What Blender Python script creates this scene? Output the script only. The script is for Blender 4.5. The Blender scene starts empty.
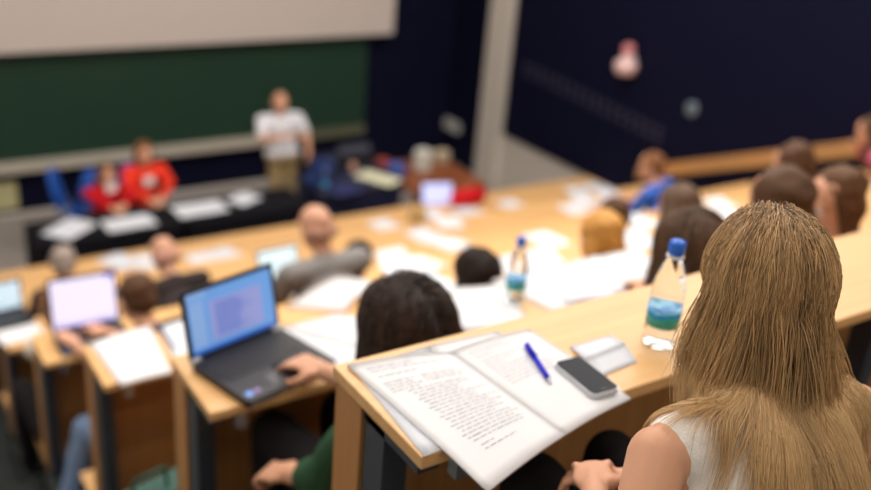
import bpy, bmesh, math, random
import numpy as np
from mathutils import Vector, Matrix, noise
from math import sin, cos, pi, radians

random.seed(7)
RNG = np.random.default_rng(11)
sc = bpy.context.scene
COL = sc.collection
F = 4.4                      # eye height above the lecture hall's stage floor

# ------------------------------------------------------------------ camera
ROT = [[0.83689504, -0.54159647, 0.0792462],
       [0.16084383, 0.38171849, 0.91017595],
       [-0.52319782, -0.74897547, 0.40657076]]
RM = Matrix(ROT).transposed()      # camera axes in world
FPX = 950.0
cd = bpy.data.cameras.new('camera')
cam = bpy.data.objects.new('camera', cd)
COL.objects.link(cam)
cam.matrix_world = Matrix.Translation((0, 0, F)) @ RM.to_4x4()
cd.sensor_width = 36.0
cd.lens = 36.0 * FPX / 871.0
cd.clip_start = 0.02
cd.clip_end = 60
cd.dof.use_dof = True
cd.dof.focus_distance = 1.28
cd.dof.aperture_fstop = 1.8
sc.camera = cam

# ------------------------------------------------------------------ world, exposure
w = bpy.data.worlds.new('world')
sc.world = w
w.use_nodes = True
w.node_tree.nodes['Background'].inputs[0].default_value = (0.9, 0.92, 1.0, 1)
w.node_tree.nodes['Background'].inputs[1].default_value = 0.30
sc.view_settings.view_transform = 'Standard'
sc.view_settings.look = 'None'
sc.view_settings.gamma = 1
sc.view_settings.use_curve_mapping = False
sc.view_settings.exposure = 0.0
CEIL = 6.3
LAMP_W = 21.5

def ray(px, py):
    return RM @ Vector((px - 435.5, -(py - 245.0), -FPX))
def onz(px, py, z):            # point of the pixel's ray at height z (world)
    r = ray(px, py); t = (z - F) / r.z
    return Vector((0, 0, F)) + r * t
def ony(px, py, y):
    r = ray(px, py); t = y / r.y
    return Vector((0, 0, F)) + r * t
def onx(px, py, x):
    r = ray(px, py); t = x / r.x
    return Vector((0, 0, F)) + r * t

# ------------------------------------------------------------------ materials
def srgb(r, g, b):
    f = lambda c: (c/255/12.92) if c/255 <= .04045 else ((c/255+.055)/1.055)**2.4
    return (f(r), f(g), f(b), 1)
MATS = {}
def mat(name, rgb, rough=.6, spec=.5, metal=0, noise_amt=0, noise_scale=8, bump=0, bump_scale=60, sheen=0, trans=0, emit=0, stretch=None, sss=0):
    if name in MATS: return MATS[name]
    m = bpy.data.materials.new(name); m.use_nodes = True
    nt = m.node_tree; b = nt.nodes['Principled BSDF']
    c = srgb(*rgb)
    b.inputs['Base Color'].default_value = c
    b.inputs['Roughness'].default_value = rough
    b.inputs['Metallic'].default_value = metal
    b.inputs['Specular IOR Level'].default_value = spec
    b.inputs['Sheen Weight'].default_value = sheen
    b.inputs['Transmission Weight'].default_value = trans
    if sss:
        b.inputs['Subsurface Weight'].default_value = sss
        b.inputs['Subsurface Radius'].default_value = (.012, .004, .002)
        b.inputs['Subsurface Scale'].default_value = 1.0
    if emit:
        b.inputs['Emission Color'].default_value = c
        b.inputs['Emission Strength'].default_value = emit
    tc = nt.nodes.new('ShaderNodeTexCoord')
    src = tc.outputs['Object']
    if stretch:
        mp = nt.nodes.new('ShaderNodeMapping'); mp.inputs['Scale'].default_value = stretch
        nt.links.new(src, mp.inputs[0]); src = mp.outputs[0]
    if noise_amt:
        n = nt.nodes.new('ShaderNodeTexNoise'); n.inputs['Scale'].default_value = noise_scale
        n.inputs['Detail'].default_value = 5
        nt.links.new(src, n.inputs['Vector'])
        mx = nt.nodes.new('ShaderNodeMix'); mx.data_type = 'RGBA'
        mx.inputs[6].default_value = tuple(x*(1-noise_amt) for x in c[:3]) + (1,)
        mx.inputs[7].default_value = tuple(min(1, x*(1+noise_amt)) for x in c[:3]) + (1,)
        nt.links.new(n.outputs['Fac'], mx.inputs[0]); nt.links.new(mx.outputs[2], b.inputs['Base Color'])
    if bump:
        n2 = nt.nodes.new('ShaderNodeTexNoise'); n2.inputs['Scale'].default_value = bump_scale
        n2.inputs['Detail'].default_value = 4
        nt.links.new(src, n2.inputs['Vector'])
        bp = nt.nodes.new('ShaderNodeBump'); bp.inputs['Strength'].default_value = bump; bp.inputs['Distance'].default_value = .004
        nt.links.new(n2.outputs['Fac'], bp.inputs['Height']); nt.links.new(bp.outputs[0], b.inputs['Normal'])
    MATS[name] = m
    return m

def hair_mat(name, dark, light, tip=None, rough=.42):
    if name in MATS: return MATS[name]
    m = bpy.data.materials.new(name); m.use_nodes = True
    nt = m.node_tree; b = nt.nodes['Principled BSDF']
    b.inputs['Roughness'].default_value = rough
    b.inputs['Specular IOR Level'].default_value = .45
    g = nt.nodes.new('ShaderNodeAttribute')
    a = nt.nodes.new('ShaderNodeAttribute'); a.attribute_name = 'along'
    mx = nt.nodes.new('ShaderNodeMix'); mx.data_type = 'RGBA'
    mx.inputs[6].default_value = srgb(*dark); mx.inputs[7].default_value = srgb(*light)
    g.attribute_name = 'tone'; nt.links.new(g.outputs['Fac'], mx.inputs[0])
    m2 = nt.nodes.new('ShaderNodeMix'); m2.data_type = 'RGBA'
    m2.inputs[7].default_value = srgb(*(tip or light))
    mul = nt.nodes.new('ShaderNodeMath'); mul.operation = 'MULTIPLY'; mul.inputs[1].default_value = .6 if tip else 0
    nt.links.new(a.outputs['Fac'], mul.inputs[0])
    nt.links.new(mul.outputs[0], m2.inputs[0]); nt.links.new(mx.outputs[2], m2.inputs[6])
    nt.links.new(m2.outputs[2], b.inputs['Base Color'])
    MATS[name] = m
    return m

def wood(name, c1, c2, axis='x', rough=.38):
    if name in MATS: return MATS[name]
    m = bpy.data.materials.new(name); m.use_nodes = True
    nt = m.node_tree; b = nt.nodes['Principled BSDF']
    b.inputs['Roughness'].default_value = rough
    tc = nt.nodes.new('ShaderNodeTexCoord'); mp = nt.nodes.new('ShaderNodeMapping')
    mp.inputs['Scale'].default_value = (.6, 14, 14) if axis == 'x' else (14, 14, .6)
    n = nt.nodes.new('ShaderNodeTexNoise'); n.inputs['Scale'].default_value = 3; n.inputs['Detail'].default_value = 6
    cr = nt.nodes.new('ShaderNodeValToRGB')
    cr.color_ramp.elements[0].position = .3; cr.color_ramp.elements[0].color = srgb(*c1)
    cr.color_ramp.elements[1].position = .7; cr.color_ramp.elements[1].color = srgb(*c2)
    nt.links.new(tc.outputs['Object'], mp.inputs[0]); nt.links.new(mp.outputs[0], n.inputs['Vector'])
    nt.links.new(n.outputs['Fac'], cr.inputs[0]); nt.links.new(cr.outputs[0], b.inputs['Base Color'])
    MATS[name] = m
    return m

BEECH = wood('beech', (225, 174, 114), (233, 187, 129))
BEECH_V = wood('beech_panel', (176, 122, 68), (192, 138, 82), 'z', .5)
BROWN = wood('brown_wood', (120, 66, 36), (148, 84, 48))
RAILW = wood('rail_wood', (176, 128, 78), (190, 142, 90), 'x', .5)
PAPER = mat('paper', (232, 233, 238), .75, .2, noise_amt=.015, noise_scale=20)
PAPER2 = mat('paper_cool', (224, 228, 238), .75, .2, noise_amt=.02, noise_scale=14)
INK = mat('printed_ink', (158, 160, 170), .8, .1)
STEEL = mat('grey_steel', (72, 78, 88), .45, .5, .3, noise_amt=.1)
LSTEEL = mat('light_steel', (150, 154, 160), .35, .5, .6, noise_amt=.08)
CARPET = mat('dark_carpet', (58, 62, 62), .95, .2, noise_amt=.25, noise_scale=60, bump=.4, bump_scale=300)
STAGE = mat('stage_floor', (158, 150, 146), .6, .3, noise_amt=.06, noise_scale=4)
NAVY = mat('navy_wall', (15, 17, 40), .7, .08, noise_amt=.12, noise_scale=2.5)
NAVY2 = mat('navy_panel', (14, 16, 40), .7, .08, noise_amt=.12, noise_scale=1.5)
PLASTER = mat('plaster', (206, 199, 190), .8, .2, noise_amt=.05, noise_scale=5, bump=.2)
CEILM = mat('ceiling_paint', (220, 218, 212), .9, .2, noise_amt=.03)
GREENB = mat('chalkboard_green', (34, 62, 48), .5, .3, noise_amt=.12, noise_scale=1.8)
SCREENM = mat('screen_cloth', (206, 196, 190), .85, .2, noise_amt=.02)
TRAY = mat('tray_metal', (196, 188, 174), .5, .4, noise_amt=.06)
BLACKC = mat('black_cloth', (20, 20, 26), .9, .15, noise_amt=.2, bump=.3)
DARKP = mat('dark_plastic', (34, 34, 38), .45, .4, noise_amt=.1)
KEYM = mat('laptop_keys', (50, 48, 50), .5, .4, noise_amt=.1)
SILVER = mat('silver_trim', (196, 198, 202), .3, .5, .7, noise_amt=.03)
WHITEP = mat('white_plastic', (236, 236, 236), .4, .4, noise_amt=.02)
BLUEP = mat('blue_plastic', (30, 104, 214), .35, .5, noise_amt=.05)
BLUEPEN = mat('pen_blue', (30, 30, 196), .4, .2, noise_amt=.03)
CHAIRB = mat('chair_blue', (30, 84, 176), .5, .4, noise_amt=.08)

# ------------------------------------------------------------------ mesh helpers
def mesh_obj(name, verts, faces, m, parent=None, smooth=False, origin=(0, 0, 0), idx=None, bevel=0):
    o_ = Vector(origin)
    me = bpy.data.meshes.new(name)
    me.from_pydata([tuple(Vector(v) - o_) for v in verts], [], faces)
    ms = m if isinstance(m, (list, tuple)) else [m]
    for x in ms: me.materials.append(x)
    if idx is not None:
        me.polygons.foreach_set('material_index', idx)
    if smooth:
        me.polygons.foreach_set('use_smooth', [True]*len(me.polygons))
    me.update()
    o = bpy.data.objects.new(name, me); COL.objects.link(o)
    o.location = o_
    if parent is not None:
        o.parent = parent
        o.location = o_            # children given in the parent's local frame
    if bevel:
        bm = bmesh.new(); bm.from_mesh(me)
        bmesh.ops.bevel(bm, geom=list(bm.edges), offset=bevel, segments=2, affect='EDGES', profile=.5)
        bm.to_mesh(me); bm.free()
    return o

class MB:
    def __init__(s): s.v = []; s.f = []; s.mi = []
    def add(s, v, f, k=0):
        n = len(s.v); s.v += [tuple(x) for x in v]; s.f += [tuple(i+n for i in q) for q in f]; s.mi += [k]*len(f); return s
    def box(s, x0, x1, y0, y1, z0, z1, k=0, M=None):
        v = [Vector(p) for p in ((x0,y0,z0),(x1,y0,z0),(x1,y1,z0),(x0,y1,z0),(x0,y0,z1),(x1,y0,z1),(x1,y1,z1),(x0,y1,z1))]
        if M is not None: v = [M @ p for p in v]
        return s.add(v, [(0,3,2,1),(4,5,6,7),(0,1,5,4),(1,2,6,5),(2,3,7,6),(3,0,4,7)], k)
    def tube(s, pts, rs, n=10, k=0, cap=True):
        pts = [Vector(p) for p in pts]
        if not hasattr(rs, '__len__'): rs = [rs]*len(pts)
        vs = []; fs = []
        ref = None
        for i, p in enumerate(pts):
            d = (pts[min(i+1, len(pts)-1)] - pts[max(i-1, 0)]).normalized()
            if ref is None:
                ref = Vector((0,0,1)) if abs(d.z) < .9 else Vector((1,0,0))
            a = d.cross(ref).normalized(); b = a.cross(d).normalized(); ref = b
            for j in range(n):
                t = 2*pi*j/n
                vs.append(p + (a*cos(t) + b*sin(t))*rs[i])
        for i in range(len(pts)-1):
            for j in range(n):
                fs.append((i*n+j, (i+1)*n+j, (i+1)*n+(j+1) % n, i*n+(j+1) % n))
        if cap:
            fs.append(tuple(range(n))); fs.append(tuple(range((len(pts)-1)*n, len(pts)*n))[::-1])
        return s.add(vs, fs, k)
    def lathe(s, prof, n=28, k=0, c=(0,0,0), ring=None):
        vs = []; fs = []
        for i, (r, z) in enumerate(prof):
            for j in range(n):
                t = 2*pi*j/n
                rr = r*(1 + (ring(i, t) if ring else 0))
                vs.append((c[0]+rr*cos(t), c[1]+rr*sin(t), c[2]+z))
        for i in range(len(prof)-1):
            for j in range(n):
                fs.append((i*n+j, i*n+(j+1) % n, (i+1)*n+(j+1) % n, (i+1)*n+j))
        fs.append(tuple(range(n))[::-1]); fs.append(tuple(range((len(prof)-1)*n, len(prof)*n)))
        return s.add(vs, fs, k)
    def build(s, name, m, parent=None, smooth=False, origin=(0,0,0), bevel=0):
        return mesh_obj(name, s.v, s.f, m, parent, smooth, origin, s.mi if isinstance(m, (list, tuple)) else None, bevel)

def tag(o, label, cat, group=None, kind=None):
    if label: o['label'] = label
    if cat: o['category'] = cat
    if group: o['group'] = group
    if kind: o['kind'] = kind
    return o
def empty(name, loc, rz=0):
    o = bpy.data.objects.new(name, None); COL.objects.link(o)
    o.location = loc; o.rotation_euler = (0, 0, rz); o.empty_display_size = .05
    return o
def struct(o):
    o['kind'] = 'structure'; return o

# ================================================================== THE SETTING
# desk rows: (far edge y, top z)
ROWS = [(1.289, -.9), (2.212, -1.386), (3.268, -1.918), (4.376, -2.441), (5.478, -2.945), (6.581, -3.33), (7.684, -3.655)]
ROWS = [(y, z+F) for y, z in ROWS]
X0, XR, YF = .70, 7.5, 10.65
DEPTH = .30
DEPTHS = [.30, .30, .30, .30, .32, .50, .48]
def flr(k): return ROWS[k][1] - .75 if k < 6 else 0.0

# stepped floor: one platform per row, running from the riser behind to the riser in front, plus the aisle's stairs
fl = MB()
edges = [-1.8] + [ROWS[k][0] - .03 for k in range(6)]
for k in range(6):
    fl.box(X0-.02, XR, edges[k], edges[k+1], flr(k)-.2 if k < 5 else 0.0, flr(k))
    fl.box(X0-.02, XR, edges[k+1]-.06, edges[k+1], flr(k+1)-.05, flr(k))
for k in range(6):           # aisle, two treads to a row
    a, b = edges[k], edges[k+1]
    m_ = (a+b)/2 if k else b-.5
    fl.box(-1.6, X0-.02, a, m_, 0 if k > 4 else flr(k)-.6, flr(k))
    fl.box(-1.6, X0-.02, m_, b, 0 if k > 4 else flr(k)-.9, (flr(k)+flr(k+1))/2)
struct(fl.build('floor_terraces', CARPET))
struct(MB().box(-1.6, 8.0, edges[6]-.02, YF+.1, -.1, 0).build('floor', STAGE))
struct(MB().box(-1.7, 8.0, -1.9, YF+.2, CEIL, CEIL+.1).build('ceiling', CEILM))
# front wall with the plaster skirting
struct(MB().box(-1.6, 8.0, YF, YF+.1, 0, CEIL).build('wall_front', NAVY))
struct(MB().box(-1.6, XR, YF-.03, YF, 0, .035).build('baseboard_front', PLASTER))
struct(MB().box(-1.7, -1.6, -1.9, YF+.1, -.1, CEIL).build('wall_left', CEILM))
struct(MB().box(-1.7, 8.0, -1.9, -1.8, -.1, CEIL).build('wall_back', CEILM))
# right wall: plaster below, navy panelling above, plaster pillar
struct(MB().box(XR, XR+.1, -1.9, YF+.1, -.1, CEIL).build('wall_right', PLASTER))
wp = MB()
wp.box(XR-.035, XR, -1.8, 9.38, .745, CEIL)
struct(wp.build('wall_right_panelling', NAVY2))
struct(MB().box(XR-.04, XR, 9.80, YF, 0, CEIL).build('wall_right_recess', NAVY))
pl = MB()
pl.box(XR-.10, XR, 9.42, 9.57, 0, CEIL); pl.box(XR-.13, XR, 9.60, 9.80, 0, CEIL)
struct(pl.build('trim_pillar', PLASTER))
# perforated vent line in the panelling, one mesh of small rings
vr = MB().box(XR-.0375, XR-.035, 6.65, 9.12, F-2.93, F-2.60, k=1)
for i in range(17):
    y = 9.05 - i*.145
    z = F - 2.66 - .0085*i
    for j in range(2):
        c = Vector((XR-.037, y, z - j*.10))
        n = 12
        vs = []; fs = []
        for (r, dx) in ((.034, 0), (.034, -.006), (.020, -.006), (.020, 0)):
            for q in range(n):
                t = 2*pi*q/n; vs.append((c.x+dx, c.y+r*cos(t), c.z+r*sin(t)))
        for a in range(3):
            for q in range(n): fs.append((a*n+q, a*n+(q+1) % n, (a+1)*n+(q+1) % n, (a+1)*n+q))
        vr.add(vs, fs)
tag(vr.build('vent_strip', [mat('vent_grey', (70, 70, 92), .6), NAVY2]), 'long faint strip of small round vent holes on the dark blue side wall', 'vent')

# wooden hand rail following the rake on the right wall
hr = MB()
pts = [(XR-.06, y, z+F) for y, z in ((6.9, -3.33), (6.63, -3.22), (5.6, -2.77), (4.53, -2.30), (3.4, -1.80), (2.4, -1.30))]
vs = []; fs = []
for (x, y, z) in pts:
    vs += [(x-.03, y, z-.075), (x+.03, y, z-.075), (x+.03, y, z+.075), (x-.03, y, z+.075)]
for i in range(len(pts)-1):
    for j in range(4): fs.append((i*4+j, i*4+(j+1) % 4, (i+1)*4+(j+1) % 4, (i+1)*4+j))
fs += [(0, 1, 2, 3), tuple(len(vs)-4+i for i in (3, 2, 1, 0))]
hr.add(vs, fs)
tag(hr.build('wall_rail', RAILW), 'brown wooden board rail sloping along the dark side wall', 'rail')

# ceiling lamps
def ceiling_lamp(x, y, i):
    e = empty('ceiling_lamp', (x, y, CEIL))
    rw = ['over the seat behind the nearest desk', 'over the nearest desk', 'over the second and third desks', 'over the fourth desk', 'over the fifth desk', 'over the sixth and farthest desks'][i//4]
    tag(e, 'long white ceiling light ' + rw + ', ' + ['nearest the aisle', 'second from the aisle', 'third from the aisle', 'nearest the dark side wall'][i % 4], 'ceiling light', 'ceiling lights over the seating')
    MB().box(-.62, .62, -.16, .16, -.06, 0).build('housing', WHITEP, e)
    MB().box(-.58, .58, -.13, .13, -.066, -.060).build('diffuser', mat('lamp_diffuser', (255, 246, 232), .5, emit=3.0), e)
    l = bpy.data.lights.new('lamp_light', 'AREA'); l.shape = 'RECTANGLE'; l.size = 1.2; l.size_y = .3
    l.energy = LAMP_W*{-6: .34, 9: .38, 24: .95, 39: 1.5, 54: 1.9, 69: 1.6}[round(y*10)]; l.color = (1.0, .95, .89)
    lo = bpy.data.objects.new('lamp_light', l); COL.objects.link(lo); lo.parent = e; lo.location = (0, 0, -.075)
i = 0
for y in (-.6, .9, 2.4, 3.9, 5.4, 6.9):
    for x in (.4, 2.6, 4.8, 6.7):
        ceiling_lamp(x, y, i); i += 1

# ---- front wall fittings
bd = empty('chalkboard', (3.2, YF-.06, F-3.74))
tag(bd, 'long dark green chalkboard with pale chalk tray on the front wall', 'chalkboard')
MB().box(-3.6, 2.86, -.02, .05, 0, 2.4).build('board_surface', GREENB, bd)
MB().box(-3.6, 1.7, -.12, .05, -.10, 0).build('chalk_tray', TRAY, bd)
MB().box(1.75, 2.86, -.06, .05, -.12, 0).build('board_edge', mat('board_edge', (96, 98, 78), .5), bd)
e = empty('projection_screen', (3.3, YF-.25, F-2.50))
tag(e, 'wide pale projection screen hanging above the green chalkboard', 'screen')
MB().box(-4.5, 3.02, -.004, .004, 0, 2.6).build('screen_cloth', SCREENM, e)
MB().box(-4.5, 3.02, -.012, .012, -.015, .015).build('bottom_bar', SCREENM, e)
tag(MB().box(.6, 1.72, YF-.05, YF, F-4.30, F-3.99).build('notice_panel', mat('cream_board', (190, 184, 138), .6, noise_amt=.05)),
    'cream board low on the front wall at the left edge of the photo', 'board')
p = ony(352, 148, YF)
tag(MB().box(p.x-.22, p.x+.25, YF-.05, YF, p.z-.06, p.z+.05).build('wall_socket_strip', mat('dim_grey', (96, 98, 116), .5)),
    'dull grey socket strip on the navy front wall right of the standing man', 'socket strip')
p = onx(432, 115, XR-.05); q = onx(460, 128, XR-.05)
y0, y1 = sorted((p.y, q.y)); zc = (p.z+q.z)/2
tag(MB().box(XR-.10, XR-.04, y0, y1, zc-.07, zc+.07).build('wall_light_panel', mat('pale_plate', (190, 190, 186), .5)),
    'pale rectangular plate on the dark side wall left of the grey pillar', 'wall plate')
p = onx(633, 62, XR-.04)
sg = empty('wall_dispenser', (XR-.035, p.y, p.z))
tag(sg, 'white and pink dispenser shaped fitting high on the dark blue side wall', 'dispenser')
MB().lathe([(.02, -.13), (.10, -.12), (.125, -.06), (.12, 0), (.06, .05), (.05, .09)], 16, 0, (-.10, 0, 0)).build('body', mat('pale_pink', (225, 190, 190), .5), sg, True)
MB().lathe([(.05, .085), (.065, .12), (.06, .18), (.03, .20)], 16, 0, (-.10, 0, 0)).build('cap', mat('pink_red', (205, 130, 132), .5), sg, True)
MB().box(-.10, 0, -.03, .03, -.06, .06).build('wall_bracket', WHITEP, sg)
p = onx(692, 109, XR-.04)
ds = MB(); n = 20
vs = [(XR-.035+dx, p.y+r*cos(2*pi*j/n), p.z+r*sin(2*pi*j/n)) for r, dx in ((.075, 0), (.075, -.02), (.06, -.03), (.045, -.028)) for j in range(n)]
fs = [(a*n+j, a*n+(j+1) % n, (a+1)*n+(j+1) % n, (a+1)*n+j) for a in range(3) for j in range(n)] + [tuple(3*n+j for j in range(n))]
ds.add(vs, fs)
tag(ds.build('wall_disc', mat('disc_grey', (104, 118, 130), .5), None, True), 'small round grey disc on the dark blue side wall', 'wall fitting')

# ================================================================== DESKS AND BENCHES
ORD = ['nearest the camera, holding the open notebook', 'second from the camera, with the open black laptop',
       'third from the camera, with an exercise book on it', 'fourth from the camera, with a bright laptop on it',
       'fifth from the camera, cut by the left photo edge', 'sixth from the camera, behind the papers of the fifth',
       'farthest from the camera, in front of the black tables']
ORDB = ['under the woman in the white top', 'behind the nearest desk', 'behind the desk with the big laptop', 'behind the third desk, under the person in jeans',
        'behind the fourth desk', 'behind the fifth desk', 'in front of the farthest desk']
for k, (yf, z) in enumerate(ROWS):
    e = empty('lecture_desk', (X0, yf, flr(k)))
    tag(e, 'long beech lecture desk row ' + ORD[k], 'desk', 'rows of lecture desks')
    L = XR - .04 - X0; h = z - flr(k)
    tt = MB().box(0, L, -DEPTHS[k], 0, h-.026, h)
    tt.build('tabletop', BEECH, e, bevel=.003)
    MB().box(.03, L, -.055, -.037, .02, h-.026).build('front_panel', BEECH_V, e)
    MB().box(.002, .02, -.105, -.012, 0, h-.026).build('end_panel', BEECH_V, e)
    for j, x in enumerate((.008, 1.45, 2.9, 4.35, 5.8, L-.08)):
        lg = MB().box(x, x+.05, -.175, -.112, 0, h-.026).box(x, x+.04, -.28, -.06, h-.05, h-.026)
        lg.build('leg', STEEL, e)
    MB().box(.075, .10, -DEPTHS[k]+.005, -DEPTHS[k]+.03, h-.075, h-.026).build('bag_hook', LSTEEL, e)
for k in range(0, 7):
    yb = (ROWS[k-1][0]-.03) if k else .02
    zt = ROWS[k][1] - .31
    e = empty('bench', (X0+.02, yb, flr(k)))
    tag(e, 'beech bench seat ' + ORDB[k], 'bench', 'bench seats behind the desks')
    L = XR - .06 - X0; h = zt - flr(k)
    MB().box(0, L, .02, .38, h-.022, h).build('seat', BEECH, e, bevel=.003)
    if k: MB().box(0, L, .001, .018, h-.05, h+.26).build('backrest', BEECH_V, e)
    for x in (.05, 1.7, 3.4, 5.1, L-.08):
        MB().box(x, x+.04, .05, .09, 0, h-.022).box(x, x+.04, .05, .34, h-.05, h-.022).build('leg', STEEL, e)

# ================================================================== PAPERS
def sheet_obj(name, corners, m, thick=.0012, curl=0.0, parent=None, n=8, wav=0.0, seed=0):
    """corners: 4 points in order; a thin sheet with optional bulge"""
    a, b, c, d = [Vector(p) for p in corners]
    o_ = (a+b+c+d)/4 if parent is None else Vector((0, 0, 0))
    top = []; bot = []
    for i in range(n+1):
        for j in range(n+1):
            u, v = i/n, j/n
            p = a*(1-u)*(1-v) + b*u*(1-v) + c*u*v + d*(1-u)*v
            p = p + Vector((0, 0, curl*sin(pi*u) + wav*(1+noise.noise(Vector((u*2.3+seed, v*2.1, seed)))) if (curl or wav) else 0))
            top.append(p + Vector((0, 0, thick))); bot.append(p)
    vs = top + bot; N = (n+1)**2; fs = []
    idn = lambda i, j: i*(n+1)+j
    for i in range(n):
        for j in range(n):
            q = (idn(i, j), idn(i+1, j), idn(i+1, j+1), idn(i, j+1))
            fs.append(q); fs.append(tuple(x+N for x in q[::-1]))
    for i in range(n):
        for (p, q) in ((idn(i, 0), idn(i+1, 0)), (idn(i, n), idn(i+1, n)), (idn(0, i), idn(0, i+1)), (idn(n, i), idn(n, i+1))):
            fs.append((p, q, q+N, p+N))
    return mesh_obj(name, vs, fs, m, parent, True, o_)

def text_lines(corners, rows, parent, lift=.0016, seed=1, hgt=.42, surf=None, name='printed_text'):
    """small unreadable word strokes; rows = list of (v, u0, u1)"""
    a, b, c, d = [Vector(p) for p in corners]
    rnd = random.Random(seed); mb = MB()
    def P(u, v):
        p = a*(1-u)*(1-v) + b*u*(1-v) + c*u*v + d*(1-u)*v
        return (surf(p, u, v) if surf else p) + Vector((0, 0, lift))
    for (v, u0, u1) in rows:
        u = u0
        while u < u1-.01:
            wd = min(rnd.uniform(.03, .10), u1-u)
            h = .0085*hgt*rnd.uniform(.8, 1.1)
            q = [P(u, v), P(u+wd, v), P(u+wd, v+h), P(u, v+h)]
            mb.add(q, [(0, 1, 2, 3)])
            u += wd + .016
    return mb.build(name, INK, parent)

# loose sheets: (row, center px, angle deg, w, h, label)
def loose(k, px, py, ang, label, wd=.21, ht=.297, name='paper_sheet', lift=.0, group=None, m=PAPER, wav=.0, text=True, seed=0, z=None):
    zz = (ROWS[k][1] if z is None else z) + .0008 + lift
    c = onz(px, py, zz)
    if z is None:
        yf = ROWS[k][0]
        # keep the sheet's centre over the tabletop
        c.y = min(max(c.y, yf-DEPTHS[k]+.06), yf-.05)
    t = radians(ang); ux = Vector((cos(t), sin(t), 0)); uy = Vector((-sin(t), cos(t), 0))
    cs = [c - ux*wd/2 + uy*ht/2, c + ux*wd/2 + uy*ht/2, c + ux*wd/2 - uy*ht/2, c - ux*wd/2 - uy*ht/2]
    if z is None:
        lim0, lim1 = ROWS[k][0]-DEPTHS[k]-.05, ROWS[k][0]+.02
        for q in cs: q.y = min(max(q.y, lim0), lim1)
    o = sheet_obj(name, cs, m, wav=wav, seed=seed+px)
    tag(o, label, 'paper', group)
    if text:
        loc = [q - o.location for q in cs]
        rows = [(v/26, .12, .12+.76*random.uniform(.5, 1)) for v in range(3, 23)]
        text_lines(loc, rows, o, .0018 + (wav*1.6 if wav else 0), seed=px)
    return o

SHEETS = [
 (1, 303, 322, 12, 'white printed sheet left of the long dark haired woman', 0),
 (1, 322, 345, -14, 'white printed sheet at the left shoulder of the long dark haired woman', 1),
 (1, 338, 318, 35, 'white sheet partly behind the head of the long dark haired woman', 2),
 (1, 462, 306, 8, 'white sheet just right of the long dark haired woman', 0),
 (1, 486, 306, -22, 'white sheet with a slanted corner beside the long dark haired woman, nearer the water bottle', 1),
 (1, 541, 287, 10, 'white sheet lying just right of the blurred water bottle', 0),
 (1, 572, 280, -12, 'white sheet in front of the golden haired person', 1),
 (1, 602, 270, 15, 'white sheet beside the golden haired person, to the right', 2),
 (1, 632, 266, -8, 'white sheet left of the brown haired woman behind the near water bottle', 0),
 (1, 706, 244, 20, 'white sheet right of the brown haired woman behind the near water bottle', 1),
 (2, 399, 290, -15, 'white sheet right behind the top of the long dark haired woman\'s head', 0),
 (2, 380, 292, 5, 'white sheet between the grey shirt and the long dark haired woman', 2),
 (2, 425, 281, 10, 'white sheet left of the small black haired head', 1),
 (2, 511, 264, 4, 'white sheet right of the small black haired head', 0),
 (2, 536, 256, -14, 'white sheet behind the blurred water bottle', 1),
 (2, 638, 241, -8, 'white sheet between golden and brown haired heads', 1),
 (2, 716, 222, 12, 'large white sheet left of the woman whose head shows in front of the near woman', 0),
 (2, 735, 216, -30, 'white sheet overlapping the large one in the third row', 1),
 (3, 395, 266, -10, 'white sheet right of the bald man in grey', 0),
 (3, 418, 262, 14, 'white sheet in the fourth row above the long dark hair', 1),
 (3, 545, 239, 6, 'small white sheet behind the blurred bottle, farther off', 0),
 (3, 640, 222, 10, 'white sheet left of the dark cap like head', 1),
 (3, 718, 204, -15, 'white sheet in the fourth row at the right', 0),
 (4, 385, 250, -12, 'white sheet behind the bald man, to the right', 0),
 (4, 446, 241, 16, 'white sheet in the fifth row near the middle', 1),
 (4, 630, 205, 10, 'white sheet in the fifth row near the man in blue', 2),
 (4, 655, 194, -10, 'white sheet in front of the man in blue', 0),
 (5, 425, 236, 10, 'white sheet in the sixth row left of the middle', 0),
 (5, 448, 222, -18, 'white sheet in the sixth row near the middle', 1),
 (5, 588, 202, 12, 'white sheet in the sixth row left of the man in blue', 2),
 (5, 610, 196, -22, 'white sheet in the sixth row just left of the man in blue', 0),
 (5, 575, 210, -5, 'white sheet in the sixth row among the right hand pile', 1),
 (4, 16, 330, 8, 'white sheet at the left end of the fifth desk, at the photo edge', 0),
 (6, 120, 262, 30, 'white sheet left of the bald person in dark clothes, on the farthest desk', 2),
 (6, 150, 262, -20, 'white sheet hidden partly by the bald person in dark clothes', 0),
 (6, 205, 262, 0, 'white sheet at the left of the farthest desk', 0),
 (6, 228, 258, 20, 'white sheet beside the small laptop on the farthest desk', 1),
 (6, 385, 226, 8, 'white sheet on the farthest desk right of the bald head', 0),
 (6, 430, 215, -14, 'white sheet below the small lit tablet on the farthest desk', 2),
 (6, 468, 212, 22, 'white sheet near the red bag on the farthest desk', 1),
 (6, 513, 206, 5, 'lone white sheet on the bare stretch of the farthest desk', 0),
 (6, 578, 192, -10, 'white sheet at the right end of the farthest desk', 1),
 (6, 598, 188, 18, 'last white sheet at the right end of the farthest desk', 2),
]
for i, (k, px, py, ang, lab, st) in enumerate(SHEETS):
    loose(k, px, py, ang, lab, lift=.0022*st, group='printed sheets on the desks', m=PAPER if i % 3 else PAPER2, wav=.002 if k < 3 else .004, text=(k < 3), seed=i, wd=.25 if k > 3 else .21)
# pages lifted above the pile at the second and third desks
zz = ROWS[2][1]
cs = [onz(285, 308, zz+.004), onz(337, 277, zz+.085), onz(372, 280, zz+.06), onz(345, 312, zz+.004)]
tag(sheet_obj('paper_sheet', cs, PAPER, curl=.01), 'curling white page standing up in front of the grey shirt', 'paper', 'printed sheets on the desks')
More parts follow.
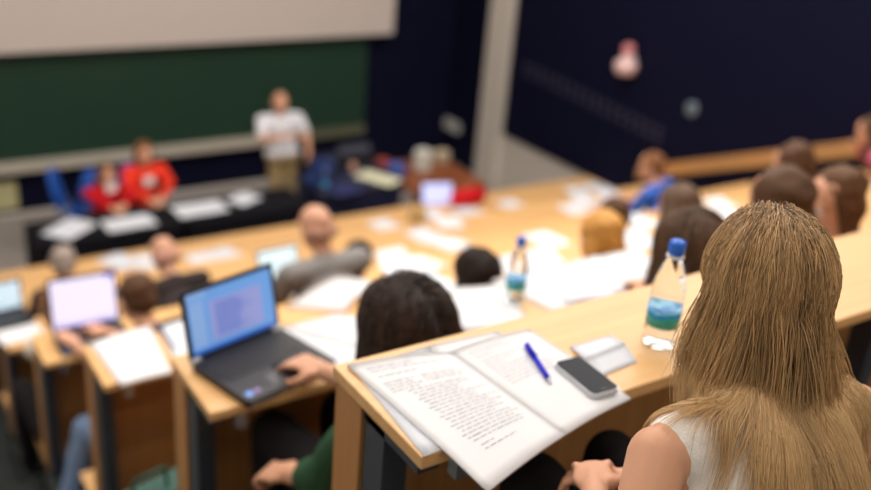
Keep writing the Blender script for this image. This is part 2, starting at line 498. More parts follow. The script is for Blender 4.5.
# third desk: open exercise book and pen
zz = ROWS[2][1] + .001
cs = [onz(90, 345, zz), onz(150, 327, zz), onz(172, 374, zz), onz(121, 387, zz)]
o = sheet_obj('exercise_book', cs, PAPER, thick=.008, curl=.004); tag(o, 'open white exercise book at the left end of the third desk', 'book')

cs = [onz(158, 328, zz+.0005), onz(192, 318, zz+.0005), onz(203, 348, zz+.0005), onz(176, 362, zz+.0005)]
tag(sheet_obj('paper_sheet', cs, PAPER2, curl=.002), 'white sheet between the exercise book and the big laptop', 'paper', 'printed sheets on the desks')

def pen(p0, p1, body, label, r=.0045, name='pen'):
    a = Vector(p0); b = Vector(p1); d = b-a; L = d.length
    e = empty(name, a + Vector((0, 0, r)))
    e.rotation_euler = (0, math.asin(-d.z/L), math.atan2(d.y, d.x))
    tag(e, label, 'pen')
    MB().tube([(.0, 0, 0), (.004, 0, 0), (L*.36, 0, 0)], [r*.75, r*1.08, r*1.08], 12).build('cap', body, e, True)
    MB().tube([(L*.36, 0, 0), (L*.80, 0, 0), (L*.9, 0, 0)], [r*.92, r*.92, r*.85], 12).build('barrel', body, e, True)
    MB().tube([(L*.9, 0, 0), (L*.93, 0, 0), (L*.985, 0, 0), (L, 0, 0)], [r*.8, r*.66, r*.3, r*.12], 10).build('tip', SILVER, e, True)
    MB().box(.004, L*.30, -.0013, .0013, r*1.0, r*1.35).box(.004, .010, -.0013, .0013, r*.4, r*1.35).build('clip', body, e)
    return e
z0 = ROWS[0][1]
pen(onz(526, 347, z0+.011), onz(551, 386, z0+.010), BLUEPEN, 'bright blue ballpoint pen lying on the open notebook', .0055)
pen(onz(157, 324, ROWS[2][1]+.008), onz(177, 353, ROWS[2][1]+.008), mat('pen_dark_blue', (40, 70, 130), .3), 'dark blue pen on the papers at the third desk', .006)

# ---- the open notebook on the near desk
nb = empty('open_notebook', onz(500, 410, z0)); tag(nb, 'open notebook with printed pages hanging over the edge of the near desk', 'notebook')
o_ = nb.location.copy()
def page(cn, nm, curlside, thick=.005):
    a, b, c, d = cn; n = 14; top = []; bot = []
    for i in range(n+1):
        for j in range(n+1):
            u, v = i/n, j/n
            p = a*(1-u)*(1-v) + b*u*(1-v) + c*u*v + d*(1-u)*v
            s_ = (1-u) if curlside > 0 else u      # distance from the spine 0..1
            bul = .006*sin(pi*min(1, s_*1.0))**.8*(1-s_*.3) - .0015*(1-s_)
            sag = -.010*max(0, v-.75)*4*s_*.5
            top.append(p + Vector((0, 0, thick + bul + sag)) - o_); bot.append(p + Vector((0, 0, max(0, bul*.8) + sag + .0005)) - o_)
    N = (n+1)**2; fs = []; idn = lambda i, j: i*(n+1)+j
    for i in range(n):
        for j in range(n):
            q = (idn(i, j), idn(i+1, j), idn(i+1, j+1), idn(i, j+1)); fs += [q, tuple(x+N for x in q[::-1])]
        for (p, q) in ((idn(i, 0), idn(i+1, 0)), (idn(i, n), idn(i+1, n)), (idn(0, i), idn(0, i+1)), (idn(n, i), idn(n, i+1))):
            fs.append((p, q, q+N, p+N))
    o = mesh_obj(nm, top+bot, fs, PAPER, nb, True)
    def surf(p, u, v):
        s_ = (1-u) if curlside > 0 else u
        return p + Vector((0, 0, thick + .006*sin(pi*min(1, s_))**.8*(1-s_*.3) - .0015*(1-s_) - .010*max(0, v-.75)*4*s_*.5)) - o_
    return o, surf
H = lambda px, py: onz(px, py, z0+.0015)
LC = [H(347, 367), H(450, 353), H(565, 436), H(488, 491)]
RC = [H(450, 353), H(529, 331), H(631, 398), H(565, 436)]
LC[0].z += 0; pgl, sl = page(LC, 'left_page', 1)
pgr, sr = page(RC, 'right_page', -1)
rnd = random.Random(3)
rows = [(.07, .10, .55), (.10, .10, .8), (.15, .12, .5), (.21, .10, .40), (.235, .10, .36), (.26, .10, .42), (.285, .10, .38)]
rows += [(.21+.0265*i, .46, .46+rnd.uniform(.30, .50)) for i in range(3)]
rows += [(.31+.0265*i, .22+.02*(i % 3), .22+rnd.uniform(.45, .72)) for i in range(18)]
rows += [(.80+.028*i, .28, .42+rnd.uniform(0, .3)) for i in range(2)]
text_lines(LC, rows, pgl, .0006, 5, .62, sl)
rows = [(.08, .12, .55), (.11, .12, .66), (.15, .12, .35)] + [(.20+.035*i, .12, .12+rnd.uniform(.2, .75)) for i in range(9)]
text_lines(RC, rows, pgr, .0006, 8, .6, sr)
cs = [onz(353, 370, z0+.0005), onz(428, 346, z0+.0005), onz(500, 425, z0+.0005), onz(424, 457, z0+.0005)]
tag(sheet_obj('paper_sheet', cs, PAPER2, .0008), 'loose white sheet under the left page of the open notebook', 'paper')
cs = [onz(428, 346, z0+.0008), onz(498, 331, z0+.0012), onz(540, 360, z0+.0008), onz(470, 385, z0+.0004)]
tag(sheet_obj('paper_sheet', cs, PAPER, .0008), 'loose white sheet under the notebook, showing above its spine', 'paper')
# folded slip beside the phone
sl_ = empty('folded_slip', onz(603, 355, z0+.001)); tag(sl_, 'small folded white slip of paper beyond the smartphone', 'paper')
o2 = sl_.location.copy()
A, B, Cc, D = [onz(*p, z0+.0012)-o2 for p in ((569, 347), (611, 335), (637, 362), (598, 378))]
M1 = (A*.42+D*.58)+Vector((0, 0, .010)); M2 = (B*.5+Cc*.5)+Vector((0, 0, .010))
sheet_obj('upper_half', [A, B, M2, M1], PAPER2, .0008, parent=sl_, n=4)
sheet_obj('lower_half', [M1, M2, Cc, D], PAPER2, .0008, parent=sl_, n=4)

# ---- smartphone
pa, pb, pc, pd = [onz(*p, z0+.016) for p in ((555, 364), (577, 357), (617, 386), (597, 401))]
cx_ = (pa+pb+pc+pd)/4; ax = ((pd-pa)+(pc-pb)).normalized(); Lp = ((pd-pa).length+(pc-pb).length)/2; Wp = ((pb-pa).length+(pc-pd).length)/2
ph = empty('smartphone', cx_); ph.rotation_euler = (0, 0, math.atan2(ax.y, ax.x)); tag(ph, 'black smartphone with silver rim lying on the right page of the notebook', 'phone')
def rrect(Lx, Ly, r, z0_, z1_, mb, k=0, n=6):
    pts = []
    for (sx, sy, a0) in ((1, 1, 0), (-1, 1, 90), (-1, -1, 180), (1, -1, 270)):
        for i in range(n+1):
            t = radians(a0 + 90*i/n); pts.append((sx*(Lx/2-r)+r*cos(t), sy*(Ly/2-r)+r*sin(t)))
    N = len(pts)
    mb.add([(x, y, z0_) for x, y in pts] + [(x, y, z1_) for x, y in pts],
           [tuple(range(N))[::-1], tuple(range(N, 2*N))] + [(i, (i+1) % N, (i+1) % N+N, i+N) for i in range(N)], k)
    return mb
rrect(Lp, Wp, .011, -.005, .0035, MB()).build('body', SILVER, ph)
rrect(Lp-.004, Wp-.004, .010, .0035, .0045, MB()).build('screen', mat('phone_glass', (20, 26, 36), .35, .1), ph)
rrect(.005, .014, .0024, .0045, .0048, MB()).build('home_button', DARKP, ph)
for ch in ph.children:
    if ch.name.startswith('home'): ch.location.x = Lp/2-.010

# ---- water bottles
def glassy(name, rgb, rough=.03):
    if name in MATS: return MATS[name]
    m = bpy.data.materials.new(name); m.use_nodes = True; nt = m.node_tree
    b = nt.nodes['Principled BSDF']; b.inputs['Base Color'].default_value = srgb(*rgb)
    b.inputs['Roughness'].default_value = rough; b.inputs['Transmission Weight'].default_value = 1.0
    b.inputs['IOR'].default_value = 1.12
    tc = nt.nodes.new('ShaderNodeTexCoord'); n = nt.nodes.new('ShaderNodeTexNoise'); n.inputs['Scale'].default_value = 25
    bp = nt.nodes.new('ShaderNodeBump'); bp.inputs['Strength'].default_value = .25; bp.inputs['Distance'].default_value = .003
    nt.links.new(tc.outputs['Object'], n.inputs['Vector']); nt.links.new(n.outputs['Fac'], bp.inputs['Height']); nt.links.new(bp.outputs[0], b.inputs['Normal'])
    MATS[name] = m; return m
def bottle(loc, label, h=.222, yaw=0.0):
    e = empty('water_bottle', loc, yaw); tag(e, label, 'bottle')
    s = h/.222
    prof = [(.020, .003), (.027, 0), (.0325, .006), (.0325, .022), (.031, .025), (.0325, .028), (.0325, .040)]
    for i in range(7): prof += [(.0325 if i % 2 == 0 else .0318, .040+.0075*i)]
    prof += [(.0325, .095), (.031, .099), (.0322, .104), (.0308, .109), (.032, .115), (.0305, .121), (.031, .128), (.028, .142), (.0225, .160), (.0165, .178), (.0135, .188), (.013, .200)]
    prof = [(r*s, z*s) for r, z in prof]
    MB().lathe(prof, 32).build('bottle_body', glassy('clear_plastic', (240, 246, 252)), e, True)
    MB().lathe([(.0315*s, .052*s), (.0318*s, .046*s), (.0333*s, .046*s), (.0333*s, .084*s), (.0318*s, .084*s)], 32).build('label', label_mat(), e, True)
    MB().lathe([(.0150*s, .194*s), (.0158*s, .196*s), (.0158*s, .216*s), (.0140*s, .2195*s), (.006*s, .222*s)], 24, ring=lambda i, t: .025*sin(t*24)).build('cap', BLUEP, e, True)
    MB().lathe([(.0165*s, .1865*s), (.0172*s, .189*s), (.0165*s, .192*s)], 24).build('neck_ring', WHITEP, e, True)
    return e
def label_mat():
    if 'bottle_label' in MATS: return MATS['bottle_label']
    m = bpy.data.materials.new('bottle_label'); m.use_nodes = True; nt = m.node_tree; b = nt.nodes['Principled BSDF']
    b.inputs['Roughness'].default_value = .35
    tc = nt.nodes.new('ShaderNodeTexCoord'); sp = nt.nodes.new('ShaderNodeSeparateXYZ'); nt.links.new(tc.outputs['Object'], sp.inputs[0])
    n = nt.nodes.new('ShaderNodeTexNoise'); n.inputs['Scale'].default_value = 22; nt.links.new(tc.outputs['Object'], n.inputs['Vector'])
    ad = nt.nodes.new('ShaderNodeMath'); ad.operation = 'MULTIPLY_ADD'; ad.inputs[1].default_value = .03
    nt.links.new(n.outputs['Fac'], ad.inputs[0]); nt.links.new(sp.outputs['Z'], ad.inputs[2])
    cr = nt.nodes.new('ShaderNodeValToRGB'); cr.color_ramp.interpolation = 'CONSTANT'
    els = cr.color_ramp.elements
    els[0].position = 0; els[0].color = srgb(40, 168, 160)
    els[1].position = .42; els[1].color = srgb(60, 176, 120)
    for p, c in ((.48, (24, 142, 196)), (.72, (150, 212, 240)), (.80, (20, 128, 200))):
        q = els.new(p); q.color = srgb(*c)
    mp = nt.nodes.new('ShaderNodeMapRange'); mp.inputs[1].default_value = .055; mp.inputs[2].default_value = .11
    nt.links.new(ad.outputs[0], mp.inputs[0]); nt.links.new(mp.outputs[0], cr.inputs[0]); nt.links.new(cr.outputs[0], b.inputs['Base Color'])
    MATS['bottle_label'] = m; return m
bottle(onz(658, 343, z0+.0005), 'clear water bottle with blue cap standing on the near desk beside the fair haired woman', .222)
bottle(onz(514, 300, ROWS[1][1]+.006), 'blurred clear water bottle with blue cap on the second desk among white papers', .222)
p = onz(428, 283, ROWS[2][1]+.006)
bottle(p, 'small water bottle with blue cap mostly hidden behind the long dark hair', .10)

# ================================================================== LAPTOPS
def laptop(k, hl, hr_, dep, tilt, label, scr, scr_h=None, body=DARKP, detail=True, z=None, name='laptop', emit=1.0, kind=0):
    zz = (ROWS[k][1] if z is None else z)
    a = onz(*hl, zz+.02); b = onz(*hr_, zz+.02)
    W = (b-a).length; yaw = math.atan2((b-a).y, (b-a).x)
    e = empty(name, ((a+b)/2).xy.to_3d() + Vector((0, 0, zz+.001)), yaw); tag(e, label, 'laptop', None)
    Hs = scr_h or W*.66
    base = rrect(W, dep, .012, .0, .022, MB()); 
    for i in range(len(base.v)): base.v[i] = (base.v[i][0], base.v[i][1]-dep/2, base.v[i][2])
    bo = base.build('base', body, e)
    if detail:
        rim = MB().box(-W/2+.01, W/2-.01, -dep-.0015, -dep+.006, .002, .018).build('front_trim', SILVER, bo)
        kb = MB()
        for r in range(6):
            nk = 15
            for c in range(nk):
                x0 = -W/2+.02 + c*(W-.04)/nk; y1 = -.03 - r*.018
                kb.box(x0+.0012, x0+(W-.04)/nk-.0012, y1-.016, y1, .022, .0245)
        kb.build('keyboard', KEYM, bo)
        MB().box(-.05, .04, -dep+.022, -dep+.07, .022, .0226).build('touchpad', mat('touchpad_grey', (70, 70, 74), .4), bo)
        MB().box(-W/2+.014, -W/2+.034, -dep+.018, -dep+.038, .022, .0228).build('blue_sticker', mat('sticker_blue', (110, 160, 240), .4), bo)
        MB().box(-W/2+.040, -W/2+.058, -dep+.020, -dep+.037, .022, .0228).build('purple_sticker', mat('sticker_purple', (140, 110, 170), .4), bo)
        for s in (-1, 1):
            MB().tube([(s*(W/2-.03), .0, .022), (s*(W/2+.001), .0, .022)], .009, 12).build('hinge', SILVER, bo, True)
    R = Matrix.Translation((0, 0, .022)) @ Matrix.Rotation(-tilt, 4, 'X')
    lid = MB().box(-W/2, W/2, 0, .009, 0, Hs, M=R).build('lid', body, e)
    # display: background plus darker / lighter areas, one mesh
    d = MB(); mrg = .012
    def rect(u0, u1, v0, v1, k_, off):
        x0, x1 = -W/2+mrg + (W-2*mrg)*u0, -W/2+mrg+(W-2*mrg)*u1
        y0, y1 = mrg+(Hs-2*mrg)*v0, mrg+(Hs-2*mrg)*v1
        d.add([R @ Vector(q) for q in ((x0, -off, y0), (x1, -off, y0), (x1, -off, y1), (x0, -off, y1))], [(0, 1, 2, 3)], k_)
    rect(0, 1, 0, 1, 0, .0006)
    if kind == 1:
        rect(0, 1, 0, .06, 1, .0009); rect(0, .22, .90, 1, 2, .0009); rect(.02, .18, .1, .86, 2, .0009); rect(.24, .86, .14, .80, 3, .0012)
        for i in range(16): rect(.30, .30+.5*random.uniform(.5, 1), .20+i*.035, .212+i*.035, 1, .0015)
    elif kind == 2:
        rect(.86, 1, .93, 1, 1, .0009); rect(.0, 1, .0, .05, 2, .0009)
    ms = [mat('disp_%s_%d' % (name, i+kind*10+k*100), c, .3, emit=emit) for i, c in enumerate(scr)]
    while len(ms) < 4: ms.append(ms[-1])
    d.build('display', ms, lid)
    return e
laptop(1, (191, 364), (280, 328), .245, radians(12), 'open black laptop with a blue document on screen on the second desk',
       [(104, 158, 226), (40, 96, 190), (130, 170, 226), (142, 154, 214)], scr_h=.195, kind=1, emit=.55)
laptop(3, (52, 333), (120, 320), .22, radians(8), 'open laptop with a bright white screen at the left end of the fourth desk',
       [(222, 220, 250), (70, 70, 210), (170, 160, 240)], scr_h=.265, kind=2, emit=.75)
laptop(3, (259, 287), (300, 278), .2, radians(12), 'open laptop with a pale screen in front of the bald man',
       [(205, 232, 244)], scr_h=.2, detail=False, emit=.7, body=SILVER)
laptop(4, (-14, 316), (24, 307), .2, radians(5), 'laptop with a pale screen cut off by the left edge of the photo',
       [(196, 220, 238)], scr_h=.19, detail=False, emit=.65)

# computer mouse under the dark haired woman's hand
WORK = bpy.data.scenes.new('modelling')
def lump(name, prims, voxel, m, parent=None, origin=(0, 0, 0), nz=0, nzs=20, smooth_it=3, mats=None, paint=None):
    """one continuous surface grown round a set of tapered capsules and ellipsoids"""
    bm = bmesh.new()
    for pr in prims:
        if pr[0] == 'c':
            _, a, ra, b, rb = pr[:5]; a = Vector(a); b = Vector(b); d = b-a
            L = max(d.length, 1e-5); q = d.to_track_quat('Z', 'Y').to_matrix().to_4x4()
            n = 14; rings = []
            for (t0, t1, c0, r0) in ((-90, 0, 0, ra), (0, 90, L, rb)):
                for i in range(6):
                    t = radians(t0 + (t1-t0)*i/5); rings.append((r0*cos(t), c0 + r0*sin(t)))
            vs = []
            for (r, z) in rings:
                vs.append([bm.verts.new(Matrix.Translation(a) @ q @ Vector((max(r, 1e-5)*cos(2*pi*j/n), max(r, 1e-5)*sin(2*pi*j/n), z))) for j in range(n)])
            for i in range(len(vs)-1):
                for j in range(n): bm.faces.new((vs[i][j], vs[i][(j+1) % n], vs[i+1][(j+1) % n], vs[i+1][j]))
            bm.faces.new(vs[0][::-1]); bm.faces.new(vs[-1])
        else:
            _, c, rad, ax = pr[:4]      # ellipsoid: center, radii, 3x3 axes (columns) or None
            M = Matrix.Translation(Vector(c)) @ (ax.to_4x4() if ax is not None else Matrix.Identity(4)) @ Matrix.Diagonal((*rad, 1))
            bmesh.ops.create_uvsphere(bm, u_segments=18, v_segments=12, radius=1, matrix=M)
    me = bpy.data.meshes.new(name + '_src'); bm.to_mesh(me); bm.free()
    tmp = bpy.data.objects.new(name + '_src', me); WORK.collection.objects.link(tmp)
    md = tmp.modifiers.new('r', 'REMESH'); md.mode = 'VOXEL'; md.voxel_size = voxel
    ms = tmp.modifiers.new('s', 'SMOOTH'); ms.iterations = smooth_it; ms.factor = .5
    with bpy.context.temp_override(scene=WORK, view_layer=WORK.view_layers[0]):
        dg = bpy.context.evaluated_depsgraph_get()
        dg.update()
    ev = bpy.data.meshes.new_from_object(tmp.evaluated_get(dg))
    bpy.data.objects.remove(tmp); bpy.data.meshes.remove(me)
    if nz:
        N_ = len(ev.vertices)*3
        co = np.empty(N_); no = np.empty(N_, dtype=np.float32)
        ev.vertices.foreach_get('co', co); ev.vertex_normals.foreach_get('vector', no)
        co = co.reshape(-1, 3); no = no.reshape(-1, 3)
        h = np.array([noise.noise(Vector(c)*nzs) for c in co])
        co = co + no*(nz*h)[:, None]
        ev.vertices.foreach_set('co', co.ravel())
    o_ = Vector(origin)
    ev.transform(Matrix.Translation(-o_))
    ev.materials.clear(); 
    for x in (m if isinstance(m, (list, tuple)) else [m]): ev.materials.append(x)
    if paint is not None:
        ev.polygons.foreach_set('material_index', [paint(p_.center + o_) for p_ in ev.polygons])
    ev.polygons.foreach_set('use_smooth', [True]*len(ev.polygons))
    ev.name = name
    o = bpy.data.objects.new(name, ev); COL.objects.link(o)
    if parent is None: o.location = o_
    else: o.parent = parent
    return o

# ================================================================== PEOPLE
SKIN = mat('skin', (214, 160, 130), .5, .35, noise_amt=.05, noise_scale=18, sss=.12)
SKIN_T = mat('skin_tan', (206, 156, 130), .5, .35, noise_amt=.06, noise_scale=18, sss=.1)
LIP = mat('lips', (180, 96, 88), .45)
EYEW = mat('eye_white', (235, 232, 228), .25)
EYED = mat('eye_iris', (60, 44, 34), .2)

def axes(yaw, pitch=0, roll=0):
    """columns: right, forward, up"""
    M = Matrix.Rotation(yaw, 3, 'Z') @ Matrix.Rotation(pitch, 3, 'X') @ Matrix.Rotation(roll, 3, 'Y')
    return M   # local x right, y forward, z up

def hand_prims(wrist, elbow, palm_n, side, curl=.5, s=1.0, spread=1.0):
    """palm, four fingers, thumb. palm_n points out of the back of the hand; side +1 right hand"""
    d = (Vector(wrist)-Vector(elbow)).normalized(); n = Vector(palm_n); n = (n - d*n.dot(d)).normalized()
    lat = d.cross(n).normalized()*side      # towards the little finger ... outer side
    W = Vector(wrist); P = []
    pc = W + d*.045*s
    P.append(('e', pc, (.040*s, .050*s, .016*s), Matrix((lat, d, n)).transposed()))
    P.append(('c', W, .023*s, W+d*.05*s, .019*s))
    lens = [.070, .078, .073, .056]
    for i, L in enumerate(lens):
        off = (-.030 + .020*i)*s
        b = W + d*.078*s + lat*off + n*.003
        dd = (d + lat*(-.14+.09*i)*spread).normalized()
        c = curl*(1+.08*i)
        p1 = b; 
        for q, (fr, ang) in enumerate(((.45, .35), (.30, .95), (.25, 1.4))):
            v = dd*cos(c*ang*1.25) - n*sin(c*ang*1.25)
            p2 = p1 + v*L*fr*s
            r = (.0092 - .0011*q)*s
            P.append(('c', p1, r, p2, r-.0009*s)); p1 = p2
    t0 = W + d*.022*s - lat*.030*s
    t1 = t0 + (d*.55 - lat*.62 - n*.35).normalized()*.036*s
    t2 = t1 + (d*.85 - lat*.22 - n*.45).normalized()*.030*s
    t3 = t2 + (d*.95 + lat*.10 - n*.50).normalized()*.022*s
    P += [('c', t0, .015*s, t1, .0115*s), ('c', t1, .011*s, t2, .0100*s), ('c', t2, .0098*s, t3, .0078*s)]
    return P

def head_prims(c, A, s=1.0, face=True):
    """c: head centre (between the ears). A columns right/forward/up"""
    r, f, u = A.col[0], A.col[1], A.col[2]
    q = lambda x, y, z: c + (r*x + f*y + u*z)*s
    P = [('e', q(0, -.012, .030), (.074*s, .094*s, .086*s), A), ('e', q(0, .018, -.030), (.060*s, .070*s, .075*s), A),
         ('e', q(0, .048, -.078), (.030*s, .030*s, .026*s), A), ('c', q(-.030, .02, -.068), .030*s, q(.030, .02, -.068), .030*s),
         ('e', q(-.076, -.005, -.012), (.010*s, .019*s, .030*s), A), ('e', q(.076, -.005, -.012), (.010*s, .019*s, .030*s), A)]
    if face:
        P += [('c', q(0, .083, .008), .008*s, q(0, .101, -.026), .011*s), ('e', q(0, .092, -.030), (.017*s, .010*s, .008*s), A),
              ('c', q(-.034, .072, .022), .011*s, q(.034, .072, .022), .011*s), ('c', q(-.016, .080, -.052), .008*s, q(.016, .080, -.052), .008*s),
              ('c', q(-.012, .079, -.061), .008*s, q(.012, .079, -.061), .008*s),
              ('e', q(-.038, .055, -.022), (.020*s, .020*s, .020*s), A), ('e', q(.038, .055, -.022), (.020*s, .020*s, .020*s), A)]
    return P

def strand_hair(name, c, A, parent, m, n=3000, length=.45, r=.0008, part=0.0, seed=1, bodies=(), vol=.016, spread=.02, seg=18, fringe=False, s=1.0, clumps=90, sweep=0.0, back=.35, grav=(0, 0, -1.0), keep=.55, drape=None, lmin=.74, flare=0.0, lat=.9, surf=None):
    rg = np.random.default_rng(seed)
    R = np.array([list(A.col[0]), list(A.col[1]), list(A.col[2])])      # rows: right, fwd, up
    C0 = np.array(c) + R[1]*(-.012*s) + R[2]*.030*s
    rad = np.array([.078, .098, .092])*s
    # roots
    d = rg.normal(size=(n*4, 3)); d /= np.linalg.norm(d, axis=1)[:, None]
    ok = (d[:, 2] > -.25) & ~((d[:, 1] > .32) & (d[:, 2] < .74))
    d = d[ok][:n]; n = len(d)
    ln = length*rg.uniform(lmin, 1.06, n)
    layer = rg.uniform(0, 1, n)**.7*vol
    # clump noise
    cl = rg.integers(0, clumps, n)
    key = np.arctan2(d[:, 0], -d[:, 1]); order = np.argsort(key + rg.normal(0, .05, n)); cl[order] = (np.arange(n)*clumps//n)
    cdir = rg.normal(size=(clumps, 3)); cph = rg.uniform(0, 6.28, clumps); clen = rg.uniform(.88, 1.05, clumps)
    ln *= clen[cl]
    if surf is not None: ln *= 1 - .46*np.abs(d[:, 0])
    sgn = np.where(d[:, 0] - part + rg.normal(0, .03, n) >= 0, 1.0, -1.0)
    loc = d*(rad + layer[:, None]*.3)
    p = C0 + loc@R
    v = np.stack([lat*(sgn if lat > .8 else sgn*.35*np.clip(d[:, 1]+.6, 0, 1) + d[:, 0]*.8), -back - .9*np.maximum(d[:, 1], 0) + .15*rg.normal(size=n), .02 - 1.2*np.abs(d[:, 0])*(lat < .9)], 1)@R
    v += rg.normal(0, .05, (n, 3))
    v /= np.linalg.norm(v, axis=1)[:, None]
    P = [p.copy()]; g = np.array(grav); g = g/np.linalg.norm(g); step = ln/(seg-1)
    for i in range(1, seg):
        t = i/(seg-1)
        v = v*(keep if t < .4 else .55) + g*(1.05-keep if t < .4 else .5) + cdir[cl]*.05*spread/.02*sin(1) * np.sin(cph[cl] + 6*t)[:, None] + rg.normal(0, .018, (n, 3))
        v += (R[0]*sgn[:, None])*.05*spread/.02*(t > .35)*(t < .8)
        v += R[0]*sweep*(t > .3)
        if flare and t > .40: v += R[0][None, :]*np.clip(((p - C0)@R.T)[:, :1]/.08, -1.2, 1.2)*flare
        # keep outside the skull
        q = p + v*step[:, None]
        l = (q - C0)@R.T
        rr = rad + .003 + layer[:, None]
        k = np.linalg.norm(l/rr, axis=1)
        ins = (k < 1)
        l[ins] /= np.maximum(k[ins], .2)[:, None]
        hug = (k > 1) & (l[:, 2] > -.03*s)
        l[hug] /= (1 + (k[hug]-1)*.85)[:, None]
        # comb the face area back
        q = C0 + l@R
        for (bc, br) in bodies:
            dv = q - np.array(bc); dist = np.linalg.norm(dv/np.array(br), axis=1); ii = dist < 1
            q[ii] = np.array(bc) + dv[ii]/np.maximum(dist[ii], .3)[:, None]
        if drape is not None:      # lie on the back: a smooth surface from the back of the head down to the shoulder blades
            z1, y1, z2, y2, xc, yw = drape
            rh = np.array([cos(yw), sin(yw)]); fh = np.array([-sin(yw), cos(yw)])
            rel = q[:, :2] - np.array(c)[:2]; lx = rel@rh; ly = rel@fh
            tt_ = np.clip((z1 - q[:, 2])/(z1 - z2), 0, 1); sm = tt_*tt_*(3-2*tt_)
            yl = y1 + (y2-y1)*sm + (12*(1-sm)+2.6*sm)*(lx-xc)**2 - layer*1.2
            on = (q[:, 2] < z1) & (ly > yl)
            q[on, :2] += ((yl[on]-ly[on])*.45)[:, None]*fh[None, :]
        if surf is not None and t > .25:       # rest on the blouse instead of sinking into it
            so = np.array(surf[1])
            for i_ in np.nonzero(q[:, 2] < surf[2])[0]:
                hit = surf[0].find_nearest(Vector(q[i_] - so), .12)
                if hit[0] is None: continue
                off = .003 + layer[i_]*.35
                dd = (Vector(q[i_] - so) - hit[0]).dot(hit[1])
                if dd < off: q[i_] = np.array(hit[0] + hit[1]*off) + so
        nv = q - p; L = np.linalg.norm(nv, axis=1)[:, None] + 1e-9
        v = nv/L
        p = p + v*step[:, None]
        # final push
        P.append(p.copy())
    P = np.stack(P, 1)                    # n, seg, 3
    T = np.gradient(P, axis=1); T /= np.linalg.norm(T, axis=2)[..., None] + 1e-9
    ref = rg.normal(size=(n, 1, 3)); a = np.cross(T, ref); a /= np.linalg.norm(a, axis=2)[..., None] + 1e-9
    b = np.cross(T, a)
    tt = np.linspace(0, 1, seg)
    rad_t = r*np.clip(1.15 - tt**3*1.0, .15, 1)
    rs = rg.uniform(.7, 1.4, n)[:, None, None]*rad_t[None, :, None]
    V = np.stack([P + rs*(a*cos(k_) + b*sin(k_)) for k_ in (0, 2*pi/3, 4*pi/3)], 2).reshape(-1, 3)   # n,seg,3
    base = (np.arange(n)*seg*3)[:, None, None] + (np.arange(seg-1)*3)[None, :, None]
    f = []
    for j in range(3):
        j2 = (j+1) % 3
        f.append(np.concatenate([base+j, base+j2, base+3+j2, base+3+j], 2))
    Fc = np.stack(f, 2).reshape(-1, 4)
    me = bpy.data.meshes.new(name)
    o_ = np.array(parent.location)
    me.vertices.add(len(V)); me.vertices.foreach_set('co', (V - o_).ravel())
    me.loops.add(Fc.size); me.loops.foreach_set('vertex_index', Fc.ravel())
    me.polygons.add(len(Fc)); me.polygons.foreach_set('loop_start', np.arange(len(Fc))*4); me.polygons.foreach_set('loop_total', np.full(len(Fc), 4))
    at = me.attributes.new('along', 'FLOAT', 'POINT')
    at.data.foreach_set('value', np.broadcast_to(tt[None, :, None], (n, seg, 3)).astype(np.float32).ravel())
    tone = np.clip(.55*rg.uniform(0, 1, clumps)[cl] + .45*rg.uniform(0, 1, n), 0, 1)
    tn = me.attributes.new('tone', 'FLOAT', 'POINT')
    tn.data.foreach_set('value', np.broadcast_to(tone[:, None, None], (n, seg, 3)).astype(np.float32).ravel())
    me.update(calc_edges=True)
    me.polygons.foreach_set('use_smooth', [True]*len(me.polygons))
    me.materials.append(m)
    o = bpy.data.objects.new(name, me); COL.objects.link(o); o.parent = parent
    return o

